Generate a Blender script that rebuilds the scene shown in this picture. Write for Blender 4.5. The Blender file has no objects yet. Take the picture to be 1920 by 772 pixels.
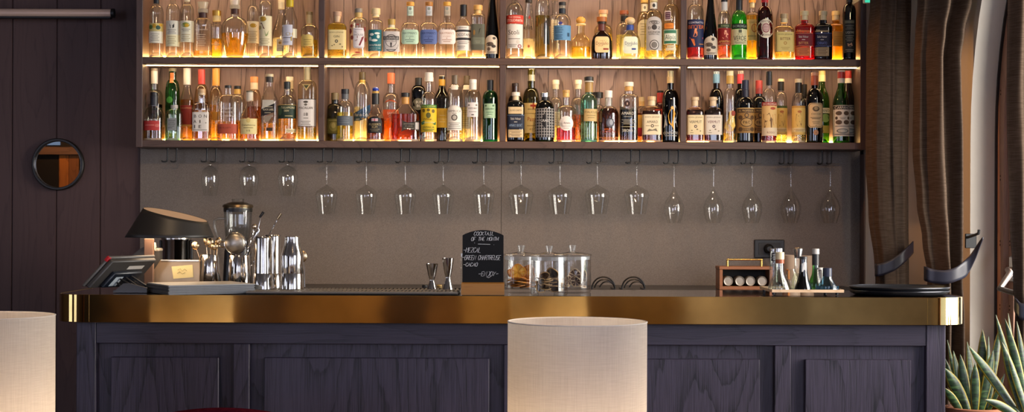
import bpy, math, random
from mathutils import Vector, Matrix
R = random.Random(7)
S = bpy.context.scene
COL = S.collection
PI = math.pi
# ---------------------------------------------------------------- picture frame <-> place
F, CX, HY, ROLL, ZC = 2900.0, 960.0, 410.0, 0.0036, 1.385
def lvl(px, py):
    return px + ROLL*(py-386), py - ROLL*(px-960)
def P(px, py, d):
    x, y = lvl(px, py)
    return Vector(((x-CX)*d/F, d, ZC+(HY-y)*d/F))
def X(px, d, py=386): return P(px, py, d).x
def Z(py, d, px=960): return P(px, py, d).z
# ---------------------------------------------------------------- mesh collector
class MB:
    def __init__(s): s.v=[]; s.f=[]; s.m=[]
    def add(s, vs, fs, mi=0):
        b=len(s.v); s.v.extend(Vector(v) for v in vs)
        for f in fs: s.f.append(tuple(b+i for i in f)); s.m.append(mi)
        return s
    def box(s, lo, hi, mi=0, bev=0.0):
        x0,y0,z0=lo; x1,y1,z1=hi
        if x0>x1: x0,x1=x1,x0
        if y0>y1: y0,y1=y1,y0
        if z0>z1: z0,z1=z1,z0
        if bev<=0:
            v=[(x0,y0,z0),(x1,y0,z0),(x1,y1,z0),(x0,y1,z0),(x0,y0,z1),(x1,y0,z1),(x1,y1,z1),(x0,y1,z1)]
            f=[(0,3,2,1),(4,5,6,7),(0,1,5,4),(1,2,6,5),(2,3,7,6),(3,0,4,7)]
            return s.add(v,f,mi)
        b=min(bev,(x1-x0)/2.01,(y1-y0)/2.01,(z1-z0)/2.01)
        c=((x0+x1)/2,(y0+y1)/2,(z0+z1)/2); h=((x1-x0)/2,(y1-y0)/2,(z1-z0)/2)
        # chamfered box: 24 verts, three per corner
        vs=[]; idx={}
        for sx in (-1,1):
            for sy in (-1,1):
                for sz in (-1,1):
                    for a in range(3):
                        q=[sx*h[0],sy*h[1],sz*h[2]]
                        sg=(sx,sy,sz)
                        for k in range(3):
                            if k!=a: q[k]-=sg[k]*b
                        idx[(sx,sy,sz,a)]=len(vs); vs.append((c[0]+q[0],c[1]+q[1],c[2]+q[2]))
        fs=[]
        g=lambda sx,sy,sz,a: idx[(sx,sy,sz,a)]
        for a in range(3):
            u,w=(a+1)%3,(a+2)%3
            for sg in (-1,1):
                o=[]
                for su,sw in ((-1,-1),(1,-1),(1,1),(-1,1)):
                    k=[0,0,0]; k[a]=sg;k[u]=su;k[w]=sw
                    o.append(g(*k,a))
                fs.append(tuple(o if sg>0 else o[::-1]))
        for a in range(3):
            u,w=(a+1)%3,(a+2)%3
            for su in (-1,1):
                for sw in (-1,1):
                    k0=[0,0,0];k1=[0,0,0]
                    k0[a]=-1;k1[a]=1
                    for k in (k0,k1): k[u]=su;k[w]=sw
                    fs.append((g(*k0,u),g(*k1,u),g(*k1,w),g(*k0,w)) if su*sw>0 else (g(*k0,u),g(*k0,w),g(*k1,w),g(*k1,u)))
        for sx in (-1,1):
            for sy in (-1,1):
                for sz in (-1,1):
                    t=(g(sx,sy,sz,0),g(sx,sy,sz,1),g(sx,sy,sz,2))
                    fs.append(t if sx*sy*sz>0 else t[::-1])
        return s.add(vs,fs,mi)
    def xf(s, mat, start=0):
        for i in range(start,len(s.v)): s.v[i]=mat@s.v[i]
        return s
    def lathe(s, prof, c=(0,0,0), n=2, dr=1.0, seg=24, mi=0, caps=(True,True), mis=None, axis=None):
        # prof: list of (r,z); superellipse exponent n, depth ratio dr
        rings=[]; b=len(s.v)
        cs=[]
        for k in range(seg):
            t=2*PI*k/seg; a,bb=math.cos(t),math.sin(t)
            if n!=2:
                q=(abs(a)**n+abs(bb)**n)**(-1.0/n); a*=q; bb*=q
            cs.append((a,bb*dr))
        vs=[]
        for r,z in prof:
            for a,bb in cs: vs.append(Vector((r*a,r*bb,z)))
        fs=[];ms=[]
        for i in range(len(prof)-1):
            for k in range(seg):
                k2=(k+1)%seg
                fs.append((i*seg+k,i*seg+k2,(i+1)*seg+k2,(i+1)*seg+k)); ms.append(mis[i] if mis else mi)
        if caps[0]: fs.append(tuple(range(seg))[::-1]); ms.append(mis[0] if mis else mi)
        if caps[1]: fs.append(tuple((len(prof)-1)*seg+k for k in range(seg))); ms.append(mis[-1] if mis else mi)
        c=Vector(c)
        if axis is not None:
            q=Vector((0,0,1)).rotation_difference(Vector(axis).normalized()).to_matrix()
            vs=[q@v for v in vs]
        s.v.extend(v+c for v in vs)
        for f,m in zip(fs,ms): s.f.append(tuple(b+i for i in f)); s.m.append(m)
        return s
    def cyl(s, p0, p1, r0, r1=None, seg=16, mi=0):
        p0,p1=Vector(p0),Vector(p1); h=(p1-p0).length
        return s.lathe([(r0,0),(r0 if r1 is None else r1,h)],p0,seg=seg,mi=mi,axis=(p1-p0))
    def tube(s, pts, r, seg=8, mi=0, closed=False):
        pts=[Vector(p) for p in pts]; b=len(s.v); n=len(pts)
        rs=r if isinstance(r,(list,tuple)) else [r]*n
        up=None
        for i,p in enumerate(pts):
            a=pts[i-1] if (i>0 or closed) else p
            c=pts[(i+1)%n] if (i<n-1 or closed) else p
            t=(c-a)
            t=t.normalized() if t.length>1e-9 else Vector((0,0,1))
            if up is None:
                up=t.orthogonal().normalized()
            up=(up-t*up.dot(t))
            up=up.normalized() if up.length>1e-6 else t.orthogonal().normalized()
            w=t.cross(up)
            for k in range(seg):
                th=2*PI*k/seg
                s.v.append(p+up*(math.cos(th)*rs[i])+w*(math.sin(th)*rs[i]))
        for i in range(n if closed else n-1):
            j=(i+1)%n
            for k in range(seg):
                k2=(k+1)%seg
                s.f.append((b+i*seg+k,b+i*seg+k2,b+j*seg+k2,b+j*seg+k)); s.m.append(mi)
        if not closed:
            s.f.append(tuple(b+k for k in range(seg))[::-1]); s.m.append(mi)
            s.f.append(tuple(b+(n-1)*seg+k for k in range(seg))); s.m.append(mi)
        return s
    def grid(s, fn, nu, nv, mi=0):
        vs=[fn(i/nu,j/nv) for j in range(nv+1) for i in range(nu+1)]
        fs=[(j*(nu+1)+i,j*(nu+1)+i+1,(j+1)*(nu+1)+i+1,(j+1)*(nu+1)+i) for j in range(nv) for i in range(nu)]
        return s.add(vs,fs,mi)
    def prism(s, poly, vec, mi=0):
        poly=[Vector(p) for p in poly]; n=len(poly); vec=Vector(vec)
        vs=poly+[p+vec for p in poly]
        fs=[tuple(range(n)),tuple(range(n,2*n))[::-1]]+[(i,n+i,n+(i+1)%n,(i+1)%n) for i in range(n)]
        return s.add(vs,fs,mi)
def obj(name, mb, mat, parent=None, smooth=40, fix=False):
    me=bpy.data.meshes.new(name)
    off=parent_loc(parent)
    me.from_pydata([tuple(v-off) for v in mb.v],[],mb.f)
    mats=mat if isinstance(mat,(list,tuple)) else [mat]
    for m in mats: me.materials.append(m)
    if len(mats)>1: me.polygons.foreach_set('material_index',[min(i,len(mats)-1) for i in mb.m])
    if fix:
        import bmesh
        bm=bmesh.new(); bm.from_mesh(me); bmesh.ops.recalc_face_normals(bm,faces=bm.faces); bm.to_mesh(me); bm.free()
    if smooth:
        me.polygons.foreach_set('use_smooth',[True]*len(me.polygons))
        me.set_sharp_from_angle(angle=math.radians(smooth))
    me.update()
    o=bpy.data.objects.new(name,me); COL.objects.link(o)
    if parent is not None: o.parent=parent
    return o
def parent_loc(p):
    v=Vector((0,0,0))
    while p is not None: v=v+Vector(p.location); p=p.parent
    return v
LABELS={}
def tag(o, label, cat, group=None):
    o['label']=label; o['category']=cat
    if group: o['group']=group
    n=len(label.split())
    if n<4 or n>16: print('LABEL LENGTH',n,label)
    if label in LABELS and 'pile' not in label: print('LABEL TWICE',label)
    LABELS[label]=1
    return o
def thing(name, loc, label, cat, group=None):
    o=bpy.data.objects.new(name,None); COL.objects.link(o); o.location=loc; o.empty_display_size=.02
    return tag(o,label,cat,group)
def struct(name, mb, mat, parent=None, smooth=40, fix=False):
    o=obj(name,mb,mat,parent,smooth,fix)
    if parent is None: o['kind']='structure'
    return o
def dup(root, delta, label, group=None):
    r=root.copy(); COL.objects.link(r); r.location=Vector(root.location)+Vector(delta)
    for ch in root.children:
        c=ch.copy(); COL.objects.link(c); c.parent=r
        for g in ch.children:
            d=g.copy(); COL.objects.link(d); d.parent=c
    tag(r,label,r['category'],group or r.get('group'))
    return r
# ---------------------------------------------------------------- materials
def lin(c):
    if isinstance(c,str):
        c=c.lstrip('#')
        if len(c)==3: c=''.join(q*2 for q in c)
        c=[int(c[i:i+2],16)/255 for i in (0,2,4)]
        c=[q/12.92 if q<=.04045 else ((q+.055)/1.055)**2.4 for q in c]
    return (c[0],c[1],c[2],1.0)
_M={}
class NT:
    def __init__(s,name):
        s.m=bpy.data.materials.new(name); s.m.use_nodes=True
        s.t=s.m.node_tree; s.t.nodes.clear(); s.out=s.n('ShaderNodeOutputMaterial')
    def n(s,ty,**kw):
        q=s.t.nodes.new(ty)
        for k,v in kw.items():
            if k[0]=='_': q.inputs[int(k[1:])].default_value=v
            elif k.startswith('i_'): q.inputs[k[2:].replace('_',' ')].default_value=v
            else: setattr(q,k,v)
        return q
    def l(s,a,b): s.t.links.new(a,b)
    def surf(s,sock): s.l(sock,s.out.inputs['Surface'])
    def math(s,op,a,b=None,clamp=False):
        q=s.n('ShaderNodeMath',operation=op,use_clamp=clamp)
        for i,v in enumerate((a,b)):
            if v is None: continue
            if isinstance(v,(int,float)): q.inputs[i].default_value=v
            else: s.l(v,q.inputs[i])
        return q.outputs[0]
    def ramp(s,f,stops,interp='LINEAR'):
        q=s.n('ShaderNodeValToRGB'); cr=q.color_ramp; cr.interpolation=interp
        while len(cr.elements)<len(stops): cr.elements.new(.5)
        for e,(p,c) in zip(cr.elements,stops): e.position=p; e.color=lin(c)
        s.l(f,q.inputs[0]); return q.outputs[0]
    def mixc(s,f,a,b,mode='MIX'):
        q=s.n('ShaderNodeMix',data_type='RGBA',blend_type=mode)
        for i,v in ((0,f),(6,a),(7,b)):
            if isinstance(v,(int,float)): q.inputs[i].default_value=v
            elif isinstance(v,(tuple,list,str)): q.inputs[i].default_value=lin(v)
            else: s.l(v,q.inputs[i])
        return q.outputs[2]
    def coords(s,scale=(1,1,1),out='Object'):
        tc=s.n('ShaderNodeTexCoord'); mp=s.n('ShaderNodeMapping')
        mp.inputs['Scale'].default_value=scale
        s.l(tc.outputs[out],mp.inputs[0]); return mp.outputs[0]
    def noise(s,vec,scale,detail=3,rough=.5,w=None):
        q=s.n('ShaderNodeTexNoise'); q.inputs['Scale'].default_value=scale; q.inputs['Detail'].default_value=detail; q.inputs['Roughness'].default_value=rough
        if w is not None:
            q.noise_dimensions='4D'; s.l(w,q.inputs['W'])
        s.l(vec,q.inputs['Vector']); return q.outputs[0]
    def prin(s,**kw):
        return s.n('ShaderNodeBsdfPrincipled',**{'i_'+k:v for k,v in kw.items()})
    def bump(s,h,strength=.2,dist=.002):
        q=s.n('ShaderNodeBump'); q.inputs['Strength'].default_value=strength; q.inputs['Distance'].default_value=dist
        s.l(h,q.inputs['Height']); return q.outputs[0]
def cached(fn):
    def w(*a,**k):
        key=(fn.__name__,a,tuple(sorted(k.items())))
        if key not in _M: _M[key]=fn(*a,**k)
        return _M[key]
    return w
@cached
def plain(c,rough=.5,metal=0.0,var=.06,spec=.5):
    t=NT('mat_%s'%str(c).strip('#'))
    n=t.noise(t.coords(),40,2)
    col=t.mixc(t.math('MULTIPLY',n,var*2),lin(c),(0,0,0))
    p=t.prin(Roughness=rough,Metallic=metal); p.inputs['Specular IOR Level'].default_value=spec
    t.l(col,p.inputs['Base Color']); t.surf(p.outputs[0]); return t.m
@cached
def paper(c):
    return plain(c,.55,0.0,.05,.3)
@cached
def emit(c,st):
    t=NT('emit_%s'%str(c).strip('#')); e=t.n('ShaderNodeEmission'); e.inputs[0].default_value=lin(c); e.inputs[1].default_value=st
    t.surf(e.outputs[0]); return t.m
@cached
def glass(tint='#f4f6f2',body=0.0,edge=.9,rough=.02,base=.09,dark=.5):
    # thin-walled clear or coloured glass
    t=NT('glass_%s'%tint.strip('#'))
    lw=t.n('ShaderNodeLayerWeight'); lw.inputs[0].default_value=.5
    f=lw.outputs['Facing']
    f3=t.math('POWER',f,4.0)
    fac=t.math('ADD',t.math('MULTIPLY',f3,edge),base,True)
    L=lin(tint); mean=sum(L[:3])/3; g=.6 if mean>.03 else 1.0; T=[q**g for q in L[:3]]
    tc=t.mixc(t.math('POWER',f,2.5),tuple(T),tuple(q*dark for q in T))
    tr=t.n('ShaderNodeBsdfTransparent'); t.l(tc,tr.inputs[0])
    gl=t.n('ShaderNodeBsdfGlossy'); gl.inputs['Roughness'].default_value=rough
    mx=t.n('ShaderNodeMixShader'); t.l(fac,mx.inputs[0]); t.l(tr.outputs[0],mx.inputs[1]); t.l(gl.outputs[0],mx.inputs[2])
    o=mx.outputs[0]
    if body>0:
        tl=t.n('ShaderNodeBsdfTranslucent'); tl.inputs[0].default_value=lin(tint)
        df=t.n('ShaderNodeBsdfDiffuse'); df.inputs[0].default_value=lin(tint)
        m0=t.n('ShaderNodeMixShader'); m0.inputs[0].default_value=.5; t.l(tl.outputs[0],m0.inputs[1]); t.l(df.outputs[0],m0.inputs[2])
        m2=t.n('ShaderNodeMixShader'); m2.inputs[0].default_value=body
        t.l(o,m2.inputs[1]); t.l(m0.outputs[0],m2.inputs[2]); o=m2.outputs[0]
    t.surf(o); return t.m
@cached
def liquid(c,body=.3):
    t=NT('liquid_%s'%c.strip('#'))
    L=list(lin(c)[:3])
    if L[0]>L[1]>L[2] and L[1]>.04: L[1]=L[1]**.72; body*=.8
    tr=t.n('ShaderNodeBsdfTransparent'); tr.inputs[0].default_value=tuple(q**.3 for q in L)+(1,)
    tl=t.n('ShaderNodeBsdfTranslucent'); tl.inputs[0].default_value=tuple(min(1,q*1.2) for q in L)+(1,)
    mx=t.n('ShaderNodeMixShader'); mx.inputs[0].default_value=body
    t.l(tr.outputs[0],mx.inputs[1]); t.l(tl.outputs[0],mx.inputs[2])
    gl=t.n('ShaderNodeBsdfGlossy'); gl.inputs['Roughness'].default_value=.05
    m2=t.n('ShaderNodeMixShader'); m2.inputs[0].default_value=.04
    t.l(mx.outputs[0],m2.inputs[1]); t.l(gl.outputs[0],m2.inputs[2])
    t.surf(m2.outputs[0]); return t.m
@cached
def wood(c1,c2,axis='z',freq=9.0,width=4.0,rough=.5,spec=.4,contrast=.7,fine=.5,bmp=.15):
    t=NT('wood_%s'%c1.strip('#'))
    q_=.17
    st={'z':(width,width,width*q_),'x':(width*q_,width,width),'y':(width,width*q_,width)}[axis]
    oi=t.n('ShaderNodeObjectInfo'); w=t.math('MULTIPLY',oi.outputs['Random'],30.0)
    n=t.noise(t.coords(st),1.0,1.0,.4,w)
    sd={'z':(55,55,7),'x':(7,55,55),'y':(55,7,55)}[axis]
    n=t.math('ADD',n,t.math('MULTIPLY',t.noise(t.coords(sd),1.0,2,.5,w),.035))
    fr=t.math('FRACT',t.math('MULTIPLY',n,freq*2.2))
    line=t.ramp(fr,[(0,'#000'),(.05,'#fff'),(.16,'#aaa'),(.5,'#1c1c1c'),(1,'#000')])
    st2={'z':(330,330,7),'x':(7,330,330),'y':(330,7,330)}[axis]
    pn=t.noise(t.coords(st2),1.0,2,.5,w)
    pore=t.ramp(pn,[(.40,'#fff'),(.56,'#000')])
    kk=t.math('ADD',t.math('MULTIPLY',line,t.math('ADD',t.math('MULTIPLY',pore,contrast*.5),contrast*.55)),t.math('MULTIPLY',pore,fine*.32),True)
    col=t.mixc(kk,lin(c1),lin(c2))
    big=t.noise(t.coords((1.5,1.5,.6)),1.0,2,.5,w)
    col=t.mixc(t.math('MULTIPLY',big,.35),col,tuple(q*.6 for q in lin(c1)[:3]))
    p=t.prin(Roughness=rough); p.inputs['Specular IOR Level'].default_value=spec
    t.l(col,p.inputs['Base Color'])
    t.l(t.bump(t.math('MULTIPLY',kk,-1.0),bmp,.002),p.inputs['Normal'])
    t.surf(p.outputs[0]); return t.m
@cached
def cloth(c,c2,scale=700,rough=.9,transl=0.0,stretch=(1,1,1)):
    t=NT('cloth_%s'%c.strip('#'))
    a=t.noise(t.coords((.04*stretch[0],.04*stretch[1],1*stretch[2])),scale,2)
    b=t.noise(t.coords((1,1,.05)),scale,2)
    w=t.math('ADD',t.math('MULTIPLY',a,.8),t.math('MULTIPLY',b,.2))
    col=t.mixc(t.ramp(w,[(.38,'#000'),(.62,'#fff')]),lin(c),lin(c2))
    p=t.n('ShaderNodeBsdfDiffuse'); t.l(col,p.inputs[0])
    t.l(t.bump(w,.25,.001),p.inputs['Normal'])
    o=p.outputs[0]
    if transl>0:
        q=t.n('ShaderNodeBsdfTranslucent'); t.l(col,q.inputs[0])
        m=t.n('ShaderNodeMixShader'); m.inputs[0].default_value=transl
        t.l(o,m.inputs[1]); t.l(q.outputs[0],m.inputs[2]); o=m.outputs[0]
    t.surf(o); return t.m
@cached
def metal(c,rough=.2,brush=0.0):
    t=NT('metal_%s'%c.strip('#'))
    p=t.prin(Metallic=1.0,Roughness=rough); p.inputs['Base Color'].default_value=lin(c)
    if brush>0:
        n=t.noise(t.coords((2.2,2.2,3.0)),1.6,1)
        t.l(t.bump(n,brush,.02),p.inputs['Normal'])
        col=t.mixc(t.ramp(t.noise(t.coords((3,3,3)),2.0,4),[(.35,'#000'),(.7,'#fff')]),lin(c),tuple(q*.72 for q in lin(c)[:3]))
        t.l(col,p.inputs['Base Color'])
    t.surf(p.outputs[0]); return t.m
STEEL=metal('#d8d4cf',.12)
BLACK=plain('#101012',.45)
MATTE=plain('#17181b',.6)
LEDU,LEDB,LBULB,WINST,SPOTW=31.0,56.0,84.0,3.6,84.0
# ---------------------------------------------------------------- the room
YB=7.45     # back wall
XR=2.0      # right wall
ZT=3.2
DF=5.69     # front of the bar top
DSH=7.2     # front of the wall shelf
ZCT=P(960,554.6,DF).z                    # bar top
ZW=1.07                                   # back worktop
def build_room():
    struct('floor',MB().box((-7,-4.2,-.1),(3.2,7.7,0)),wood('#5a4436','#33251d','y',9,3))
    struct('ceiling',MB().box((-7,-4.2,ZT),(3.2,7.7,ZT+.1)),plain('#8d847c',.8))
    struct('wall_left',MB().box((-7,-4.2,0),(-6.9,7.7,ZT)),plain('#5b4c45',.8))
    # dark plank wall behind the bar, one grooved surface
    mb=MB(); prof=[]
    xs=[X(q,YB) for q in (-640,-557,-474,-391,-308,-225,-141,-58,25,108,190)]
    prof.append((-6.9,0))
    for x in xs: prof+= [(x-.004,0),(x-.0015,.008),(x+.0015,.008),(x+.004,0)]
    xe=X(275,YB)
    prof.append((xe,0))
    n=len(prof)
    vs=[(x,YB-.02+y,z) for z in (0,ZT) for x,y in prof]+[(x,YB+.1,z) for z in (0,ZT) for x in (-6.9,xe)]
    mb.add(vs,[(i,i+1,n+i+1,n+i) for i in range(n-1)])
    struct('wall_back_left',mb,wood('#55403e','#3d2c2c','z',7,5.0,.55,.3,.5,.4,.08))
    # grey panel behind the bar
    mb=MB()
    t=NT('wall_laminate'); v=t.coords((1,1,1))
    a=t.noise(v,420,2); b=t.noise(v,3,3)
    col=t.mixc(t.ramp(a,[(.35,'#000'),(.65,'#fff')]),lin('#655b52'),lin('#857a6f'))
    col=t.mixc(t.math('MULTIPLY',b,.45),col,lin('#5f4f45'))
    p=t.prin(Roughness=.55); t.l(col,p.inputs['Base Color']); t.l(t.bump(a,.15,.001),p.inputs['Normal']); t.surf(p.outputs[0])
    xl,xr=X(266,YB),X(1609,YB); xj=X(940,YB)
    mb.box((xl,YB-.035,0),(xj-.001,YB,ZT)); 
    struct('wall_back',mb,t.m)
    struct('wall_back_panel',MB().box((xj+.001,YB-.035,0),(xr,YB,ZT)),t.m)
    struct('wall_back_core',MB().box((-6.9,YB+.001,0),(3.1,YB+.1,ZT)),plain('#2a2422',.8))
    w=NT('wall_plaster'); nn=w.noise(w.coords(),30,3)
    pc=w.mixc(w.math('MULTIPLY',nn,.15),lin('#ded6cb'),lin('#c2b8ac')); pp=w.prin(Roughness=.85); w.l(pc,pp.inputs['Base Color']); w.surf(pp.outputs[0])
    PL=w.m
    struct('trim_1',MB().box((xr+.001,YB-.12,0),(X(1623,YB-.12),YB,Z(286,7.33)),0,.002),wood('#5d4840','#3a2b27','z',8,4))
    struct('wall_back_right',MB().box((X(1623,YB-.05),YB-.05,0),(3.1,YB,ZT)),PL)
    # right wall with the arched window
    yc,Rr,zs,zb=5.6,1.15,1.75,.42
    arch=[]
    arch.append((yc+Rr,zb))
    N=28
    for k in range(N+1):
        a=PI*k/N; arch.append((yc+Rr*math.cos(a),zs+Rr*math.sin(a)))
    arch.append((yc-Rr,zb))
    oy0,oy1=-4.2,YB-.05
    def outer(k):
        y,z=arch[k]
        if k==0: return (oy1,0)
        if k==len(arch)-1: return (oy0,0)
        a=PI*(k-1)/N
        c,s_=math.cos(a),math.sin(a)
        if k<=3: return (oy1,zs+(ZT-zs)*(k-1)/3)
        if k>=len(arch)-4: return (oy0,zs+(ZT-zs)*(len(arch)-2-k)/3)
        u=(k-4)/(len(arch)-9); return (oy1+(oy0-oy1)*(u),ZT)
    mb=MB(); n=len(arch); XT=XR+.26
    vs=[(XR,y,z) for y,z in arch]+[(XR,*outer(k)) for k in range(n)]+[(XT,y,z) for y,z in arch]+[(XT,*outer(k)) for k in range(n)]
    fs=[]
    for k in range(n-1):
        fs+=[(k,k+1,n+k+1,n+k),(2*n+k,3*n+k,3*n+k+1,2*n+k+1),(k,2*n+k,2*n+k+1,k+1)]
    fs+=[(0,n,2*n-1,n-1),(2*n,3*n-1,4*n-1,3*n),(0,n-1,3*n-1,2*n)]
    mb.add(vs,fs)
    struct('wall_right',mb,PL,smooth=30,fix=True)
    def band(x0,x1,o0,o1,name,mat,par):
        m=MB()
        def ring(o):
            return [(yc+Rr-o,zb+o)]+[(yc+(Rr-o)*math.cos(PI*k/N),zs+(Rr-o)*math.sin(PI*k/N)) for k in range(N+1)]+[(yc-Rr+o,zb+o)]
        r0,r1=ring(o0),ring(o1)
        q=len(r0)
        v=[(x0,*p) for p in r0]+[(x0,*p) for p in r1]+[(x1,*p) for p in r0]+[(x1,*p) for p in r1]
        f=[]
        for k in range(q):
            j=(k+1)%q
            f+=[(k,j,q+j,q+k),(2*q+k,3*q+k,3*q+j,2*q+j),(q+k,q+j,3*q+j,3*q+k),(k,2*q+k,2*q+j,j)]
        m.add(v,f); return struct(name,m,mat,par,fix=True)
    fw=wood('#a87f68','#6d4b3b','z',7,4,.4,.5,.5,.4)
    win=band(XR+.105,XR+.2,.001,.012,'window_1',plain('#1a1413',.5),None)
    band(XR+.115,XR+.19,.013,.095,'window_frame',fw,win)
    band(XR+.135,XR+.18,.10,.17,'sash',fw,win)
    m=MB(); o=.16
    ring=[(yc+Rr-o,zb+o)]+[(yc+(Rr-o)*math.cos(PI*k/N),zs+(Rr-o)*math.sin(PI*k/N)) for k in range(N+1)]+[(yc-Rr+o,zb+o)]
    m.add([(XR+.155,*p) for p in ring],[tuple(range(len(ring)))])
    struct('pane',m,glass('#eef4f4'),win,smooth=0)
    # peg dots on the frame
    m=MB()
    for z in (Z(170,6.7),Z(330,6.7),Z(452,6.7),Z(572,6.7)):
        for dz in (-.008,.008):
            for yy in (6.70,6.63):
                m.cyl((XR+.116 if yy>6.66 else XR+.1345,yy,z+dz),(XR+.1135 if yy>6.66 else XR+.133,yy,z+dz),.004,seg=8)
    struct('peg',m,plain('#3a2319',.6),win)
    # handle
    hd=thing('window_handle',(XR+.115,6.52,Z(505,6.55,1880)),'grey metal lever handle on the wooden arched window frame','handle')
    x0,y0,z0=hd.location
    obj('escutcheon',MB().box((x0-.012,y0-.035,z0-.055),(x0+.018,y0+.03,z0+.06),0,.008),metal('#c9c6c2',.25),hd)
    pa=P(1894,512,6.4); pb=P(1874,541,6.35)
    m=MB(); m.tube([(x0-.012,y0,z0),(x0-.03,y0-.02,z0),pa,pb],[.012,.013,.014,.011],10)
    obj('lever',m,metal('#b5a8a0',.3),hd)
    m=MB(); m.tube([pb,P(1900,549,6.1),P(1930,556,5.95)],.011,10)
    obj('stay_bar',m,metal('#6d6a68',.35),hd)
    # rear of the room: daylight windows and dark oak, they show in the brass and the mirror
    ow=wood('#3d2c26','#231814','z',6,3)
    struct('wall_rear',MB().box((-7,-4.2,0),(3.2,-4.1,ZT)),plain('#6b5a4e',.8))
    k=2
    for xc,w,z0,z1,st in ((-3.6,1.3,1.0,2.8,WINST),(-.9,1.0,1.0,2.8,WINST),(1.25,1.2,1.0,2.8,WINST)):
        f=MB()
        y=-4.1
        for a,b,c,d in ((xc-w/2-.08,xc-w/2,z0-.08,z1+.08),(xc+w/2,xc+w/2+.08,z0-.08,z1+.08),(xc-w/2,xc+w/2,z0-.08,z0),(xc-w/2,xc+w/2,z1,z1+.08),(xc-.03,xc+.03,z0,z1),(xc-w/2,xc-.03,1.9,1.96),(xc+.03,xc+w/2,1.9,1.96)):
            f.box((a,y,c),(b,y+.08,d))
        wo=struct('window_%d'%k,f,ow); k+=1
        q=MB().add([(xc-w/2,y+.02,z0),(xc-w/2,y+.02,z1),(xc+w/2,y+.02,z1),(xc+w/2,y+.02,z0)],[(0,3,2,1)])
        struct('pane',q,emit('#dde6ff',st),wo,smooth=0)
    # glowing side windows added far left, for bright streaks in steel and brass
    for yc_ in (1.0,3.6):
        f=MB(); x=-6.9
        for a,b,c,d in ((yc_-.78,yc_-.7,.4,2.8),(yc_+.7,yc_+.78,.4,2.8),(yc_-.7,yc_+.7,.4,.48),(yc_-.7,yc_+.7,2.72,2.8),(yc_-.03,yc_+.03,.48,2.72)):
            f.box((x,a,c),(x+.08,b,d))
        wo=struct('window_%d'%k,f,ow); k+=1
        struct('pane',MB().add([(x+.02,yc_-.7,.48),(x+.02,yc_+.7,.48),(x+.02,yc_+.7,2.72),(x+.02,yc_-.7,2.72)],[(0,1,2,3)]),emit('#e3e9ff',WINST*.8),wo,smooth=0)
    # colour bands added low on the rear wall, to vary the brass reflections
    cols=('#8a6a42','#c0a070','#5d4028','#9a7a50','#3a1c14','#7d5d3c','#b59a70','#4a3524','#8d6f48','#a88a5c')
    xs_=(-4.85,-3.7,-3.25,-2.6,-1.5,-1.0,-.55,.1,.45,1.3,2.0)
    for i in range(10):
        struct('trim_%d'%(10+i),MB().box((xs_[i],-4.1,0),(xs_[i+1]-.002,-4.06,.9)),plain(cols[i],.6,0,.03))
    # daylight window in the right wall, nearer than the picture
    f=MB(); x=XR
    for a,b,c,d in ((1.1,1.18,1.12,2.7),(2.9,2.98,1.12,2.7),(1.18,2.9,1.12,1.2),(1.18,2.9,2.62,2.7),(2.01,2.07,1.2,2.62)):
        f.box((x-.06,a,c),(x,b,d))
    wo=struct('window_8',f,ow)
    struct('pane',MB().add([(x-.02,1.18,1.2),(x-.02,2.9,1.2),(x-.02,2.9,2.62),(x-.02,1.18,2.62)],[(0,3,2,1)]),emit('#e6ecff',WINST),wo,smooth=0)
    # oak wardrobe doors and rail seen in the round mirror
    struct('trim_2',MB().box((-6.2,-4.1,2.15),(-5.1,-4.0,2.24)),wood('#7a6152','#4c3a30','x',6,3))
    struct('door_1',MB().box((-5.53,-4.1,0),(-5.415,-4.04,2.145)),wood('#b5722f','#6d3f1a','z',6,8))
    struct('door_2',MB().box((-5.41,-4.1,0),(-5.29,-4.04,2.145)),wood('#8a5a30','#5d3b1e','z',6,8))
    struct('trim_3',MB().box((-6.2,-4.1,0),(-5.535,-4.05,2.145)),plain('#0c0a0a',.7))
    struct('trim_6',MB().box((-6.2,-4.1,2.245),(-4.9,-4.05,2.9)),plain('#0c0a0a',.7))
    struct('trim_7',MB().box((-5.285,-4.1,0),(-4.9,-4.05,2.145)),plain('#0c0a0a',.7))
    struct('window_9',MB().box((-5.70,-4.0495,2.265),(-5.52,-4.04,2.36)),emit('#9db4d6',.5))
build_room()
def light(name,ty,loc,energy,color,size=.2,target=None,angle=60,blend=.6,size_y=None,spread=None):
    d=bpy.data.lights.new(name,ty); d.energy=energy; d.color=lin(color)[:3]
    if ty=='AREA':
        d.size=size
        if size_y: d.shape='RECTANGLE'; d.size_y=size_y
        if spread: d.spread=math.radians(spread)
    else: d.shadow_soft_size=size
    if ty=='SPOT': d.spot_size=math.radians(angle); d.spot_blend=blend
    o=bpy.data.objects.new(name,d); COL.objects.link(o); o.location=loc
    if target is not None:
        o.rotation_euler=(Vector(target)-Vector(loc)).to_track_quat('-Z','Y').to_euler()
    return o
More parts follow.
